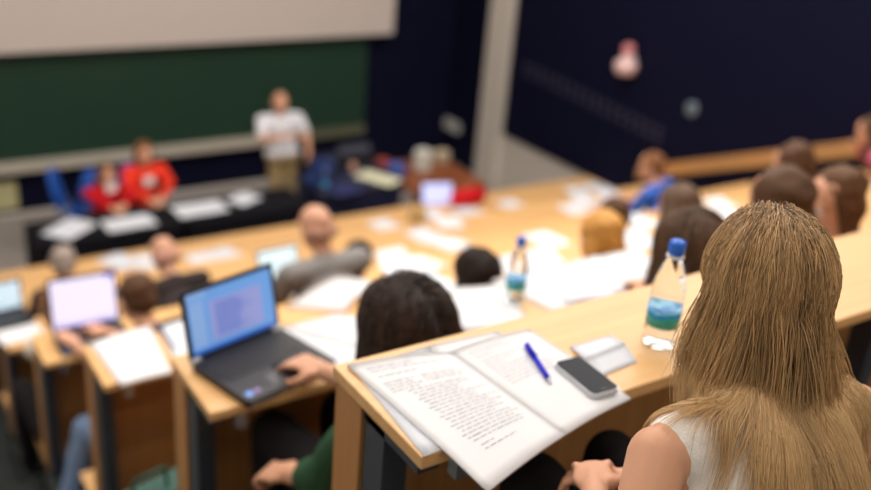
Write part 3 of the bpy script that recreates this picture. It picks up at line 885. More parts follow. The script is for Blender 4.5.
def person(label, head_top, hip, yaw=0, hyaw=None, hpitch=-.25, hroll=0, hair=None, hair_style='short', top=None, sleeves='long', bottom=None,
           arms=None, floor_z=0, skin=SKIN, voxel=.011, face=False, s=1.0, legs='sit', knees=None, feet=None, group=None, hand_curl=.5, palm=(0, 0, 1),
           top_name='shirt', hair_kw=None, shoes=None, bare_neck=True, slim=1.0, neck_dx=0, drop=.055, shins=True):
    hyaw = yaw if hyaw is None else hyaw
    B = axes(yaw); rt, fw = B.col[0], B.col[1]
    A = axes(hyaw, hpitch, hroll)
    hip = Vector(hip); ht = Vector(head_top)
    hc = ht - A.col[2]*.118*s
    neck_t = hc - A.col[2]*.07*s - A.col[1]*.02*s + rt*neck_dx
    sp = (neck_t - hip)
    neck_b = hip + sp*1.0 - (sp.normalized()*.06 + fw*.015)*s
    up = (neck_b - hip).normalized()
    chest = hip + (neck_b-hip)*.68 + fw*.0
    waist = hip + (neck_b-hip)*.32
    BX = Matrix((rt, up.cross(rt).normalized(), up)).transposed()
    sw = .175*s*slim
    shl = [neck_b - up*drop*s + rt*sw*k for k in (-1, 1)]
    def torso(g):
        return [('e', hip + up*.02, (.165*s*slim+g, .115*s+g, .11*s+g), BX), ('e', waist, (.130*s*slim+g, .095*s+g, .13*s+g), BX),
                ('e', chest, (.155*s*slim+g, .105*s+g, .15*s+g), BX), ('c', shl[0]+rt*.02, .052*s+g, shl[1]-rt*.02, .052*s+g),
                ('c', neck_b-up*.03, .050*s+g*.5, neck_b + up*.0, .042*s+g*.3)]
    P = torso(0) + [('c', neck_b-up*.03, .052*s, neck_t, .046*s)] + head_prims(hc, A, s, face)
    arm_segs = []
    if arms is None:
        arms = [(shl[0] - rt*.02 + fw*.14 - Vector((0, 0, .22)), shl[0] + rt*.02 + fw*.36 - Vector((0, 0, .22))),
                (shl[1] + rt*.02 + fw*.14 - Vector((0, 0, .22)), shl[1] - rt*.02 + fw*.36 - Vector((0, 0, .22)))]
    for k_, am in enumerate(arms):
        if am is None: continue
        el, wr = Vector(am[0]), Vector(am[1])
        pn = am[2] if len(am) > 2 else palm
        cu = am[3] if len(am) > 3 else hand_curl
        P += [('c', shl[k_], .048*s, el, .036*s), ('c', el, .036*s, wr, .024*s)]
        P += hand_prims(wr, el, pn, -1 if k_ == 0 else 1, cu, s*.95)
        arm_segs.append((shl[k_], el, wr, am[4] if len(am) > 4 else None))
    lower = []
    if legs == 'sit':
        for k_ in (0, 1):
            h0 = hip + rt*(.085 if k_ else -.085)*s
            kn = Vector(knees[k_]) if knees else h0 + fw*.42 + Vector((0, 0, .02)) + rt*(.03 if k_ else -.03)
            ft = Vector(feet[k_]) if feet else Vector((kn.x, kn.y, floor_z+.07)) + fw*.0
            lower.append((h0, kn, ft))
    elif legs == 'stand':
        for k_ in (0, 1):
            h0 = hip + rt*(.085 if k_ else -.085)*s
            ft = Vector((h0.x, h0.y, floor_z+.07)); kn = (h0+ft)/2 + fw*.02
            lower.append((h0, kn, ft))
    for h0, kn, ft in lower:
        P += [('c', h0, .078*s, kn, .052*s), ('c', kn, .052*s, ft, .036*s), ('c', ft - Vector((0, 0, .02)), .034, ft + fw*.15 - Vector((0, 0, .035)), .026)]
    ob = lump('person', P, voxel, skin, None, hip)
    tag(ob, label, 'person', group)
    # clothes
    g = .010
    if top is not None:
        Q = torso(g)
        cut = {'long': 1.0, 'short': .55, 'none': 0}[sleeves]
        for (s0, el, wr, sf) in arm_segs:
            if sf: Q += [('c', s0, .052*s+g, el, .044*s+g), ('c', el, .044*s+g, el+(wr-el)*.25, .040*s+g)]; continue
            if sleeves == 'long': Q += [('c', s0, .050*s+g, el, .040*s+g), ('c', el, .040*s+g, el+(wr-el)*.93, .028*s+g)]
            elif sleeves == 'short': Q += [('c', s0, .052*s+g, s0+(el-s0)*.72, .046*s+g)]
        lump(top_name, Q, max(voxel, .010), top, ob, hip, nz=.006, nzs=11)
    if bottom is not None and lower:
        Q = [('e', hip + up*.0, (.170*s*slim+g, .120*s+g, .095*s+g), BX)]
        for h0, kn, ft in lower: Q += [('c', h0, .085*s+g*.5, kn, .058*s+g*.5), ('c', kn, .057*s+g*.5, ft+Vector((0, 0, .0)), .044*s+g*.5)]
        lump('trousers', Q, .013, bottom, ob, hip, nz=.005, nzs=13)
        for h0, kn, ft in lower:
            lump('shoe', [('c', ft - Vector((0, 0, .022)), .042, ft + fw*.17 - Vector((0, 0, .035)), .034), ('c', ft+Vector((0, 0, .02)), .04, ft-Vector((0, 0, .02)), .04)], .012, shoes or DARKP, ob, hip)
    # hair
    if hair is not None:
        u, f, r = A.col[2], A.col[1], A.col[0]
        q = lambda x, y, z: hc + (r*x + f*y + u*z)*s
        E = lambda x, y, z, a, b, c: ('e', q(x, y, z), (a*s, b*s, c*s), A)
        st = hair_style
        if st == 'bald':
            Q = [E(-.055, -.05, -.02, .026, .045, .040), E(.055, -.05, -.02, .026, .045, .040), E(0, -.078, -.025, .055, .028, .040)]
        elif st == 'short':
            Q = [E(0, -.028, .045, .083, .093, .080), E(0, -.050, .000, .074, .066, .070)]
        else:
            Q = [E(0, -.030, .042, .085, .095, .086), E(0, -.045, .0, .080, .072, .085)]
        if st == 'bob':
            Q += [('c', q(-.055, -.035, .0), .042*s, q(-.065, -.03, -.10), .036*s), ('c', q(.055, -.035, .0), .042*s, q(.065, -.03, -.10), .036*s), ('c', q(0, -.07, 0), .055*s, q(0, -.075, -.11), .048*s)]
        if st == 'bun':
            Q += [E(0, -.085, .075, .045, .042, .042)]
        if st == 'pony':
            b0 = q(0, -.11, .03); Q += [('c', b0, .028*s, b0 - Vector((0, 0, .10)) - f*.03, .032*s), ('c', b0 - Vector((0, 0, .10)) - f*.03, .032*s, b0 - Vector((0, 0, .24)), .012*s)]
        if st == 'long':
            for sx in (-1, 1): Q.append(('c', q(sx*.062, .000, .02), .028*s, q(sx*.070, -.012, -.10), .024*s))
            dn = Vector((0, 0, -1)); L_ = (hair_kw or {}).get('fall', .30)
            for x, wd in ((-.055, .040), (.055, .040), (0, .052), (-.03, .05), (.03, .05)):
                a0 = q(x, -.05, .01); Q.append(('c', a0, wd*s, a0 + dn*L_*s - f*.005, wd*.75*s))
        lump('hair', Q, .009, hair, ob, hip, nz=.010 if st != 'bald' else .004, nzs=22, smooth_it=2)
    if face:
        for sx in (-1, 1):
            u, f, r = A.col[2], A.col[1], A.col[0]
            ec = hc + (r*sx*.031 + f*.074 + u*.004)*s
            e_ = lump('eye', [('e', ec, (.0125*s, .0105*s, .0095*s), A)], .0030, EYEW, ob, hip, smooth_it=1)
            lump('iris', [('e', ec + f*.0085*s, (.0056*s, .0042*s, .0056*s), A)], .0018, EYED, e_, hip, smooth_it=1).parent = e_
        u, f, r = A.col[2], A.col[1], A.col[0]
        lump('lips', [('c', hc+(r*-.018+f*.085-u*.055)*s, .0055*s, hc+(r*.018+f*.085-u*.055)*s, .0055*s)], .003, LIP, ob, hip, smooth_it=1)
    return ob, hc, A, shl, neck_b, up

def top_at(px, py, y):
    return ony(px, py, y)

# hair colours
H_BLACK = mat('hair_black', (38, 28, 24), .6, .2, noise_amt=.5, noise_scale=30, bump=.6, bump_scale=70, stretch=(6, 6, .6))
H_DARK = mat('hair_dark_brown', (88, 60, 40), .55, .25, noise_amt=.35, noise_scale=30, bump=.6, bump_scale=70, stretch=(6, 6, .6))
H_BROWN = mat('hair_brown', (128, 84, 52), .55, .3, noise_amt=.3, noise_scale=30, bump=.6, bump_scale=70, stretch=(6, 6, .6))
H_GREYB = mat('hair_ash', (98, 76, 60), .6, .25, noise_amt=.25, noise_scale=25, bump=.6, bump_scale=70, stretch=(6, 6, .6))
H_GOLD = mat('hair_golden', (212, 152, 72), .45, .45, noise_amt=.25, noise_scale=25, bump=.6, bump_scale=70, stretch=(6, 6, .6))
H_GREY = mat('hair_grey', (156, 142, 134), .55, .4, noise_amt=.15, noise_scale=25, bump=.4)
C_WHITE = mat('cloth_white', (246, 243, 240), .85, .2, noise_amt=.04, noise_scale=120, bump=.5, bump_scale=240, sheen=.1)
C_GREY = mat('cloth_grey', (140, 138, 138), .85, .2, noise_amt=.10, noise_scale=60, bump=.3)
C_GREEN = mat('cloth_green', (44, 78, 54), .85, .2, noise_amt=.12, noise_scale=40, bump=.3)
C_BLACK = mat('cloth_black', (24, 22, 24), .9, .2, noise_amt=.2, bump=.3)
C_JEANS = mat('cloth_jeans', (112, 134, 168), .85, .2, noise_amt=.2, noise_scale=30, bump=.3)
C_BLUE = mat('cloth_blue', (60, 104, 196), .8, .2, noise_amt=.1)
C_LBLUE = mat('cloth_pale_blue', (168, 192, 226), .8, .2, noise_amt=.08)
C_RED = mat('cloth_red', (204, 24, 34), .8, .2, noise_amt=.1)
C_ORANGE = mat('cloth_orange_red', (236, 62, 40), .8, .2, noise_amt=.1)
C_PINK = mat('cloth_pink', (206, 96, 128), .8, .2, noise_amt=.15)
C_DARK = mat('cloth_charcoal', (52, 44, 44), .85, .2, noise_amt=.15)
C_CREAM = mat('cloth_cream', (226, 216, 206), .85, .2, noise_amt=.08)

def hipof(k, x, dy=.0):
    yb = (ROWS[k-1][0] if k else .05)
    return Vector((x, yb + .20 + dy, ROWS[k][1] - .31 + .118))

def seated(k, px, py, yh, label, hipdx=0, hipdy=0, **kw):
    ht = ony(px, py, yh)
    return person(label, ht, hipof(k, ht.x + hipdx, hipdy), floor_z=flr(k), **kw)
def desk_arms(k, x, wide=.16, reach=.14, gap=.09, lift=.045):
    yf, z = ROWS[k]; yn = yf - DEPTH
    zz = z + lift
    return [(Vector((x-wide-.03, yn-.04, zz+.02)), Vector((x-gap, yn+reach, zz))), (Vector((x+wide+.03, yn-.04, zz+.02)), Vector((x+gap, yn+reach, zz)))]
PEOPLE_GROUP = None
#PEOPLE
# --- the woman in the white sleeveless top, nearest
WL = tuple(onz(778, 226, F-.495))
H_FAIR = hair_mat('hair_fair', (52, 36, 24), (222, 176, 120), (244, 204, 148), .38)
H_FAIR_BASE = mat('hair_fair_base', (98, 70, 44), .6, .3, noise_amt=.3, noise_scale=30, bump=.6, bump_scale=80, stretch=(6, 6, .5))
hipw = (.95, .46, F-1.10)
wo, hc, A, shl, nb_, up = person(
    'woman with long fair hair and white sleeveless top, seen from behind at the near desk',
    WL, hipw, yaw=-.15, hyaw=-.50, hpitch=-.16, hroll=.10, neck_dx=-.008, drop=.090, floor_z=flr(0), hair=None, top=None, voxel=.0048, s=.87, slim=1.20, bottom=C_BLACK,
    arms=[(Vector((.72, .58, F-.90)), Vector((.905, .815, F-.915)), (-.2, .1, 1), 1.25), (Vector((1.18, .60, F-.90)), Vector((.99, .835, F-.94)), (.2, .1, 1), .9)],
    knees=[Vector((.95, 1.0, F-1.04)), Vector((1.12, .98, F-1.04))], feet=[Vector((.95, 1.04, F-1.57)), Vector((1.12, 1.02, F-1.57))])
# sleeveless blouse
rt, fw = axes(-.10).col[0], axes(-.10).col[1]
BX = Matrix((rt, up.cross(rt).normalized(), up)).transposed()
hv = Vector(hipw)
Q = [('e', hv + (nb_-hv)*.68, (.160, .098, .17), BX), ('e', hv + (nb_-hv)*.36, (.140, .100, .15), BX), ('e', hv+up*.02, (.165, .125, .12), BX),
     ('c', shl[0]+rt*.048, .057, shl[1]-rt*.048, .057), ('c', nb_-up*.05, .062, nb_-up*.018, .054)]
bl = lump('blouse', Q, .006, C_WHITE, wo, hipw, nz=.004, nzs=16)
from mathutils.bvhtree import BVHTree
SURF = (BVHTree.FromPolygons([v.co.copy() for v in bl.data.vertices], [tuple(p_.vertices) for p_ in bl.data.polygons]), tuple(hipw), nb_.z + .03)
# base volume of hair
q = lambda x, y, z: hc + (A.col[0]*x + A.col[1]*y + A.col[2]*z)*.94
chest_ = hv + (nb_-hv)*.68
HY = -.50
fh_ = Vector((-sin(HY), cos(HY), 0))
DR = (hc.z+.02, -.085, hc.z-.30, (chest_-hc).dot(fh_)-.150, 0.0, HY)
dn = Vector((.02, -.20, -1)).normalized()
Q = [('e', q(0, -.015, .036), (.068, .085, .074), A), ('e', q(0, -.045, 0), (.066, .058, .074), A)]
for x, wd in ((-.064, .026), (.064, .026), (-.048, .034), (-.018, .040), (.018, .040), (.048, .034)):
    a0 = q(x, -.045, -.02); m1 = hc + A.col[0].xy.to_3d()*x - fh_*.045 - Vector((0, 0, .12)); m2 = hc + A.col[0].xy.to_3d()*x*1.25 + fh_*((chest_-hc).dot(fh_)-.090) - Vector((0, 0, .25))
    Q += [('c', a0, wd, m1, wd*.9), ('c', m1, wd*.9, m2, wd*.55)]
hb = lump('hair_base', Q, .007, H_FAIR_BASE, wo, hipw, nz=.004, nzs=30)
bod = [((nb_ - up*.075), (.17, .05, .045)), ((hv + (nb_-hv)*.68), (.165, .105, .19))]
strand_hair('hair', hc, A, wo, H_FAIR, n=15000, length=.45, r=.00052, seed=3, s=.93, grav=(-.02, -.14, -1), keep=.70, drape=DR, surf=SURF, flare=.075, lat=.5, lmin=.60, vol=.018, spread=.022, seg=26, part=-.05, clumps=150, back=.3)
strand_hair('loose_hair', hc, A, wo, H_FAIR, n=120, length=.40, r=.0004, seed=9, s=.93, grav=(-.02, -.14, -1), keep=.70, drape=DR, surf=SURF, flare=.075, lat=.5, vol=.020, spread=.04, seg=22, part=-.05, clumps=120, back=.2)

# --- second row
x = .97
ht = ony(398, 285, 1.63)
pb, hcb, Ab, shb, nbb, upb = person('person in a dark green top with long near black hair, hand on the laptop\'s mouse', ht, hipof(1, ht.x+.02), yaw=.10, hyaw=.15, hpitch=-.32,
    hair=H_BLACK, hair_style='long', hair_kw={'fall': .24}, top=C_GREEN, bottom=C_BLACK, floor_z=flr(1), voxel=.0065, sleeves='short', s=1.06,
    arms=[(onz(322, 478, ROWS[1][1]-.05), onz(290, 474, ROWS[1][1]-.09), (0, -.3, 1), 1.0, .75), (onz(392, 398, ROWS[1][1]+.06), onz(326, 372, ROWS[1][1]+.055), (0, 0, 1), .55)],
    knees=[Vector((ht.x-.14, 1.98, ROWS[1][1]-.17)), Vector((ht.x+.08, 2.0, ROWS[1][1]-.17))])
strand_hair('long_strands', hcb, Ab, pb, hair_mat('hair_black_strands', (18, 13, 12), (78, 56, 46)), n=2600, length=.40, r=.0013, seed=5, bodies=[(tuple(nbb-upb*.05), (.18, .12, .07))], vol=.016, spread=.010, s=1.14, seg=14, flare=.05, clumps=60)
lump('computer_mouse', [('e', onz(287, 370, ROWS[1][1]+.018), (.030, .048, .018), axes(.5))], .005, DARKP, None, onz(287, 370, ROWS[1][1]))
tag(bpy.data.objects['computer_mouse'], 'black computer mouse under the hand beside the big laptop', 'mouse')

P2 = seated(1, 689, 216, 1.66, 'brown haired woman seen from behind the near water bottle', yaw=.05, hair=H_DARK, hair_style='long', top=C_DARK, bottom=C_BLACK, voxel=.009, slim=.85)
strand_hair('long_strands', P2[1], P2[2], P2[0], hair_mat('hair_dark_strands', (58, 40, 30), (124, 90, 64)), n=1800, length=.38, r=.0014, seed=6, bodies=[(tuple(P2[4]-P2[5]*.05), (.18, .12, .07))], vol=.014, spread=.012, s=1.08, seg=12, flare=.05, clumps=60)
P3 = seated(1, 776, 168, 1.62, 'dark haired person right in front of the fair haired woman', yaw=0, slim=.8, hair=H_DARK, hair_style='long', top=C_DARK, bottom=C_BLACK)
P4 = seated(1, 833, 172, 1.72, 'young woman in profile with long brown hair at the right edge of the second row', yaw=.15, slim=.8, hyaw=1.35, hpitch=-.25, hair=mat('hair_chestnut', (98, 66, 42), .55, .25, noise_amt=.5, noise_scale=30, bump=.6, bump_scale=70, stretch=(6, 6, .6)), hair_style='long',
    top=C_CREAM, bottom=C_BLACK, face=True, voxel=.008)
# --- third row
seated(2, 471, 248, 2.52, 'small dark head of a black haired person in the third row', yaw=.0, hpitch=-.35, hair=H_BLACK, hair_style='bob', top=C_BLACK, bottom=C_BLACK)
seated(2, 597, 211, 2.55, 'golden haired person in the third row', hpitch=-.30, hair=H_GOLD, hair_style='bob', top=C_DARK, bottom=C_BLACK)
seated(2, 676, 184, 2.62, 'person with smooth ash brown hair just above the brown haired woman', hpitch=-.25, hair=H_GREYB, hair_style='long', top=C_DARK, bottom=C_BLACK)
seated(2, 788, 143, 2.75, 'person with dark brown hair near the wooden wall rail resting the head on a hand', hpitch=-.35, hyaw=.3, hair=H_DARK, hair_style='bob', top=C_LBLUE, bottom=C_BLACK)
# --- fourth row
x = ony(130, 273, 3.95).x
z3 = ROWS[3][1]
seated(3, 131, 274, 3.92, 'dark haired young man with short hair and jeans typing at the bright laptop', yaw=.25, hyaw=.15, hpitch=-.45, hair=H_DARK, hair_style='short', top=C_DARK, bottom=C_JEANS,
    sleeves='short', voxel=.009,
    arms=[(onz(100, 366, z3+.0), onz(74, 344, z3+.045)), (onz(140, 345, z3+.02), onz(106, 332, z3+.045))],
    knees=[Vector((.80, 3.78, z3-.20)), Vector((1.05, 3.9, z3-.20))], feet=[Vector((.62, 3.66, flr(3)+.07)), Vector((.85, 3.72, flr(3)+.07))])
seated(3, 310, 205, 3.86, 'bald man in a grey shirt bent over a pale laptop', yaw=.05, hyaw=.25, hpitch=-.40, hair=mat('hair_stubble', (176, 132, 110), .6), hair_style='bald', top=C_GREY, bottom=C_DARK, skin=SKIN_T, slim=1.1, sleeves='short')
seated(3, 611, 197, 3.60, 'small dark head just beyond the golden haired person', hpitch=-.3, hair=H_DARK, hair_style='short', top=C_DARK, bottom=C_BLACK)
# --- fifth row
seated(4, 46, 290, 4.78, 'brown haired woman in white between the two left hand laptops', yaw=.05, hyaw=.9, hpitch=-.35, hair=H_BROWN, hair_style='bob', top=C_CREAM, bottom=C_BLACK,
    slim=.85, arms=[(Vector((.93, 4.95, ROWS[4][1]+.0)), Vector((1.0, 5.26, ROWS[4][1]+.04))), (Vector((1.25, 4.95, ROWS[4][1]+.0)), Vector((1.15, 5.26, ROWS[4][1]+.04)))])
seated(4, 356, 240, 4.65, 'dark haired person half hidden behind the bald man\'s shoulder', hpitch=-.3, hair=H_BLACK, hair_style='short', top=C_GREY, bottom=C_BLACK)
seated(4, 158, 238, 5.15, 'bald person in dark clothes leaning over papers in the fifth row', yaw=.1, hpitch=-.75, hair=mat('hair_stubble_pink', (186, 136, 118), .6), hair_style='bald', top=C_DARK, bottom=C_BLACK, skin=SKIN_T)
seated(4, 650, 153, 5.05, 'brown haired man in a bright blue top by the side wall', yaw=.35, hyaw=.6, hpitch=-.2, hair=H_BROWN, hair_style='short', top=C_BLUE, bottom=C_BLACK, sleeves='short')
seated(3, 868, 118, 4.1, 'person in pink and red at the right edge of the photo with a raised hand', yaw=.5, hyaw=.8, hair=H_DARK, hair_style='long', top=C_PINK, bottom=C_BLACK,
    arms=[(ony(872, 165, 4.1), ony(860, 150, 4.15)), None])
# --- sixth and seventh rows
seated(5, 440, 240, 5.78, 'dark head showing among papers left of the middle', hpitch=-.3, hair=H_DARK, hair_style='short', top=C_DARK, bottom=C_BLACK)
seated(5, 62, 246, 6.05, 'grey haired person at the left end of the sixth row', hyaw=-.2, hpitch=-.35, hair=H_GREY, hair_style='short', top=C_DARK, bottom=C_BLACK)
seated(6, 415, 208, 7.10, 'sandy haired person bowed over the farthest desk', hpitch=-.6, hair=mat('hair_sandy', (186, 150, 92), .5, noise_amt=.2), hair_style='short', top=mat('cloth_khaki', (170, 146, 92), .9, noise_amt=.1), bottom=C_BLACK)

# ================================================================== THE STAGE
def stage_table(x0, x1, y0, y1, z, label, m=BLACKC, name='table', over=.62):
    e = empty(name, ((x0+x1)/2, (y0+y1)/2, 0)); tag(e, label, 'table')
    hx, hy = (x1-x0)/2, (y1-y0)/2
    MB().box(-hx, hx, -hy, hy, z-.03, z).build('tabletop', m, e, bevel=.004)
    MB().box(-hx+.01, hx-.01, -hy+.01, -hy+.025, .04, z-.03).build('modesty_panel', m, e)
    for sx in (-1, 1):
        MB().box(sx*hx-.02*(sx > 0)-.0, sx*hx+.02*(sx < 0), -hy+.01, hy-.01, .03, z-.03).build('side_panel', m, e)
    for sx in (-1, 1):
        for sy in (-1, 1): MB().box(sx*(hx-.06)-.02, sx*(hx-.06)+.02, sy*(hy-.06)-.02, sy*(hy-.06)+.02, 0, z-.03).build('leg', DARKP, e)
    return e
ZT = .75
stage_table(1.42, 2.72, 8.05, 8.62, ZT, 'black covered table at the left of the stage, in front of the women in red')
stage_table(2.78, 4.05, 8.05, 8.62, ZT, 'black covered table between the women in red and the standing man')
for (px, py, ang, wd, ht_, lab) in ((70, 229, 40, .42, .30, 'pointed white sheet at the left end of the black tables'), (129, 223, 2, .46, .28, 'wide white sheet before the women in red'),
                                  (200, 209, 2, .50, .30, 'wide white sheet on the second black table'), (244, 199, 28, .30, .24, 'smaller white sheet at the right end of the black tables')):
    loose(6, px, py, ang, lab, wd, ht_, text=False, z=ZT, group='sheets on the black tables', wav=.004, m=PAPER2)
# speaker's console
NAVYC = mat('console_navy', (26, 32, 62), .55, noise_amt=.2, noise_scale=3)
c0 = empty('speaker_console', (4.60, 8.30, 0)); tag(c0, 'dark navy speaker\'s console with a raised back, beside the standing man', 'console')
MB().box(-.48, .48, -.36, .30, .86, .90).build('top', NAVYC, c0, bevel=.004)
MB().box(-.46, .46, -.34, -.31, .02, .86).build('front_panel', NAVYC, c0)
MB().box(-.46, -.43, -.31, .28, .0, .86).build('side_panel', NAVYC, c0)
MB().box(.43, .46, -.31, .28, .0, .86).build('side_panel', NAVYC, c0)
MB().box(-.46, .46, .22, .26, .90, 1.02).build('raised_ledge', DARKP, c0)
# small things on the console
def boxthing(name, px, py, z, sx, sy, sz, m, label, cat, ang=0, parts=None):
    c = onz(px, py, z); e = empty(name, c, radians(ang)); tag(e, label, cat)
    MB().box(-sx/2, sx/2, -sy/2, sy/2, 0, sz).build(parts[0] if parts else 'body', m, e, bevel=min(sx, sy, sz)*.12)
    return e
zc = .90
m_ = boxthing('desk_monitor', 322, 176, zc, .34, .03, .24, DARKP, 'small dark monitor on the console right of the standing man', 'monitor', 8)
MB().box(-.15, .15, -.018, -.016, .02, .22).build('screen', mat('monitor_blue', (40, 56, 104), .3, emit=.1), m_)
boxthing('small_crate', 310, 184, zc, .09, .09, .10, mat('mid_blue', (40, 62, 120), .5), 'small blue box on the console', 'box', 20)
mg = MB().lathe([(.03, 0), (.035, .01), (.035, .09), (.03, .095)], 16)
o = mg.build('cup', mat('cup_skin', (206, 160, 140), .5), None, True, (0, 0, 0)); o.location = Vector((4.72, 8.42, zc)); tag(o, 'small pinkish cup behind the blue box on the console', 'cup')
loose(6, 345, 190, 10, 'dark printed folder lying on the console', .34, .24, text=False, z=.902, m=mat('folder_navy', (34, 44, 96), .5), name='folder')
bt = bottle(Vector((4.18, 8.02, zc)), 'pale bottle standing before the standing man on the console', .26)
loose(6, 378, 178, 28, 'long pale yellow booklet at the right end of the console', .26, .46, text=False, z=.905, m=mat('paper_cream', (224, 222, 190), .7), name='booklet')
# brown desk at the right
c1 = empty('wooden_table', (5.62, 8.30, 0)); tag(c1, 'reddish brown wooden table in the stage\'s right corner by the pillar', 'table')
MB().box(-.46, .46, -.50, .50, .76, .80).build('tabletop', BROWN, c1, bevel=.004)
for sx in (-.41, .41):
    for sy in (-.45, .45): MB().box(sx-.03, sx+.03, sy-.03, sy+.03, 0, .76).build('leg', BROWN, c1)
MB().box(-.42, .42, -.47, -.45, .3, .76).build('front_panel', BROWN, c1)
for (px, py, sx, sy, sz, m, lab) in ((422, 160, .16, .15, .24, mat('pale_box', (214, 216, 206), .6), 'pale carton on the brown wooden table'),
                                     (441, 152, .16, .14, .14, mat('tan_box', (190, 176, 150), .6), 'small tan carton behind the pale one on the brown table'),
                                     (396, 166, .16, .16, .14, mat('box_blue', (70, 100, 176), .5), 'blue carton at the left end of the brown table'),
                                     (382, 158, .16, .14, .10, mat('box_red', (160, 70, 60), .6), 'dull red carton at the far left of the brown table')):
    boxthing('carton', px, py+10, .80, sx, sy, sz, m, lab, 'box', 15)
# tablet like screen and red bag on the farthest desk
tb = empty('tablet', onz(437, 205, ROWS[6][1]), -.30); tag(tb, 'small tablet with a bluish lit screen standing on the farthest desk', 'tablet')
T = Matrix.Rotation(radians(-12), 4, 'X')
MB().box(-.17, .17, 0, .012, 0, .24, M=T).build('body', DARKP, tb)
d_ = MB(); d_.add([T @ Vector(v) for v in ((-.158, -.001, .012), (.158, -.001, .012), (.158, -.001, .228), (-.158, -.001, .228))], [(0, 1, 2, 3)])
d_.build('display', mat('tablet_disp', (186, 196, 246), .3, emit=.7), tb)
MB().box(-.10, .10, .0, .10, 0, .008).build('stand', DARKP, tb)
c = onz(468, 204, ROWS[6][1])
o = lump('bag', [('e', c+Vector((0, 0, .090)), (.25, .11, .095), axes(.1)), ('e', c+Vector((.09, .0, .07)), (.11, .09, .065), None), ('c', c+Vector((-.17, -.02, .04)), .04, c+Vector((.16, .0, .04)), .04)], .012, C_RED, None, c, nz=.012, nzs=9)
tag(o, 'crumpled bright red bag on the farthest desk right of the tablet', 'bag')
MB().tube([(-.12, 0, .12), (-.08, 0, .19), (.02, 0, .21), (.08, 0, .14)], .012, 8).build('handle', mat('strap_tan', (196, 122, 96), .6), o, True)

# blue chairs on stage
def blue_chair(x, y, rz, label):
    e = empty('stacking_chair', (x, y, 0), rz); tag(e, label, 'chair', 'blue chairs on the stage')
    n = 10; vs = []; fs = []
    for th in (0, .02):
        for i in range(n+1):
            for j in range(n+1):
                u, v = j/n*2-1, i/n
                wdt = .17*math.sqrt(max(.0, 1-max(0, (v-.55)/.45)**2*.75)) if v > .55 else .21*(.80+.2*v/.55)
                vs.append((u*wdt, .20+.10*v+th-.05*(1-u*u)+.04, .50+v*.42))
    N = (n+1)**2; idn = lambda i, j: i*(n+1)+j
    for i in range(n):
        for j in range(n):
            q_ = (idn(i, j), idn(i, j+1), idn(i+1, j+1), idn(i+1, j)); fs += [q_, tuple(a+N for a in q_[::-1])]
        for p_, r_ in ((idn(i, 0), idn(i+1, 0)), (idn(i, n), idn(i+1, n)), (idn(0, i), idn(0, i+1)), (idn(n, i), idn(n, i+1))): fs.append((p_, r_, r_+N, p_+N))
    mesh_obj('backrest', vs, fs, CHAIRB, e, True)
    MB().box(-.22, .22, -.22, .20, .43, .46).build('seat', CHAIRB, e, bevel=.012)
    for sx in (-1, 1):
        for sy in (-1, 1): MB().tube([(sx*.19, sy*.17, .43), (sx*.22, sy*.22, 0)], .013, 8).build('leg', LSTEEL, e, True)
        MB().tube([(sx*.14, .19, .44), (sx*.14, .23, .55)], .012, 8).build('back_frame', LSTEEL, e, True)
    return e
p = onz(72, 194, .70)
blue_chair(p.x+.17, p.y+.1, radians(68), 'empty blue chair left of the women in red')
BADGES = []
def women(px, py, y, top, hairm, label, hair_style, yaw, hyaw):
    ht = ony(px, py, y)
    hp = Vector((ht.x, y+.05, .56))
    pw = person(label, ht, hp, yaw=yaw, hyaw=hyaw, hpitch=-.15, hair=hairm, hair_style=hair_style, top=top, bottom=C_BLACK, face=True, floor_z=0, s=1.0,
           arms=[(Vector((ht.x+.21, y-.12, .86)), Vector((ht.x+.06, y-.32, .80))), (Vector((ht.x-.21, y-.12, .86)), Vector((ht.x-.08, y-.34, .80)))], voxel=.009, shoes=DARKP, hair_kw={'fall': .20})
    bx = MB().box(-.05, .05, -.006, 0, -.045, .045).build('badge', WHITEP, pw[0]); bx.location = Vector((ht.x-.02, y-.175, .93)) - hp
    return ht
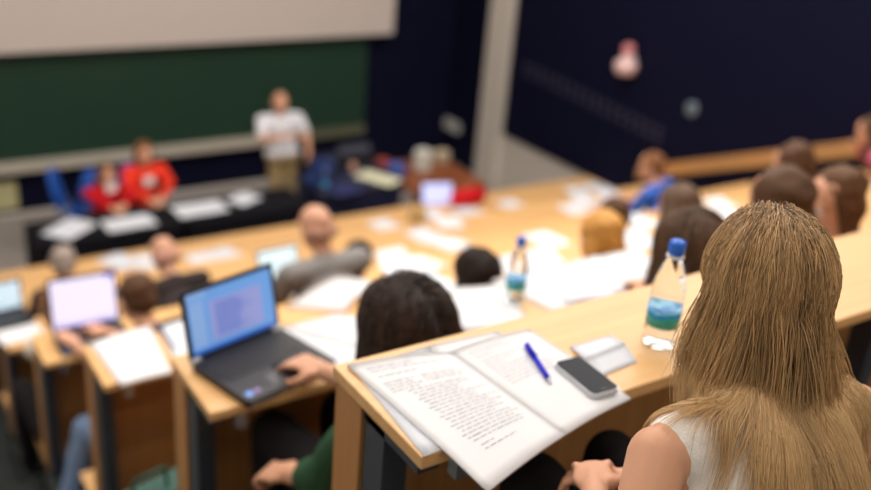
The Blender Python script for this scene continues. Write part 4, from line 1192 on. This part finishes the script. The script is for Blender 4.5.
h1 = women(107, 165, 8.95, C_RED, H_DARK, 'seated woman in a dark red top behind the black table', 'bob', pi, pi+.35)
h2 = women(144, 144, 9.00, C_ORANGE, H_BROWN, 'seated woman in a bright orange red top with a white badge', 'long', pi, pi-.1)
c_ = blue_chair(h1.x, 9.05, 0, 'blue chair under the woman in dark red')
c_ = blue_chair(h2.x, 9.10, 0, 'blue chair under the woman in orange red')
# standing lecturer
ht = ony(281, 93, 8.98)
st, *_ = person('standing grey haired man in a white short sleeved shirt behind the console', (ht.x, 8.98, ht.z), (ht.x+.06, 9.05, .95), yaw=pi, hyaw=pi-.1, hpitch=-.1, hair=H_GREY, hair_style='bald',
    top=mat('shirt_white', (226, 228, 236), .85, noise_amt=.04), sleeves='short', bottom=mat('trousers_tan', (176, 150, 104), .85, noise_amt=.1), face=True, floor_z=0, legs='stand', slim=1.2,
    arms=[(Vector((ht.x+.30, 8.95, 1.18)), Vector((ht.x+.22, 8.72, .98))), (Vector((ht.x-.26, 8.86, 1.22)), Vector((ht.x+.03, 8.72, 1.26)))], voxel=.009)

# ================================================================== BITS IN THE AISLE
p = onz(150, 488, ROWS[1][1]-.46)
e = empty('shopping_bag', (p.x, p.y, flr(1)), .25); tag(e, 'dark green bag standing in the aisle beside the second desk', 'bag')
GB = mat('bag_green', (8, 74, 62), .6, noise_amt=.1)
hh = ROWS[1][1]-.47-flr(1)
MB().box(-.14, .14, -.05, .05, 0, hh).build('body', GB, e, bevel=.008)
MB().tube([(-.06, 0, hh-.01), (-.05, 0, hh+.06), (.05, 0, hh+.06), (.06, 0, hh-.01)], .006, 8).build('handle', GB, e, True)
p = onz(845, 385, F-1.35)
o = lump('rucksack', [('e', (1.78, 1.05, F-1.40), (.14, .10, .20), None), ('e', (1.78, .96, F-1.46), (.10, .06, .11), None)], .012, C_BLACK, None, (1.78, 1.05, F-1.65), nz=.01)
tag(o, 'black rucksack on the floor right of the fair haired woman', 'bag')

bpy.data.scenes.remove(WORK)
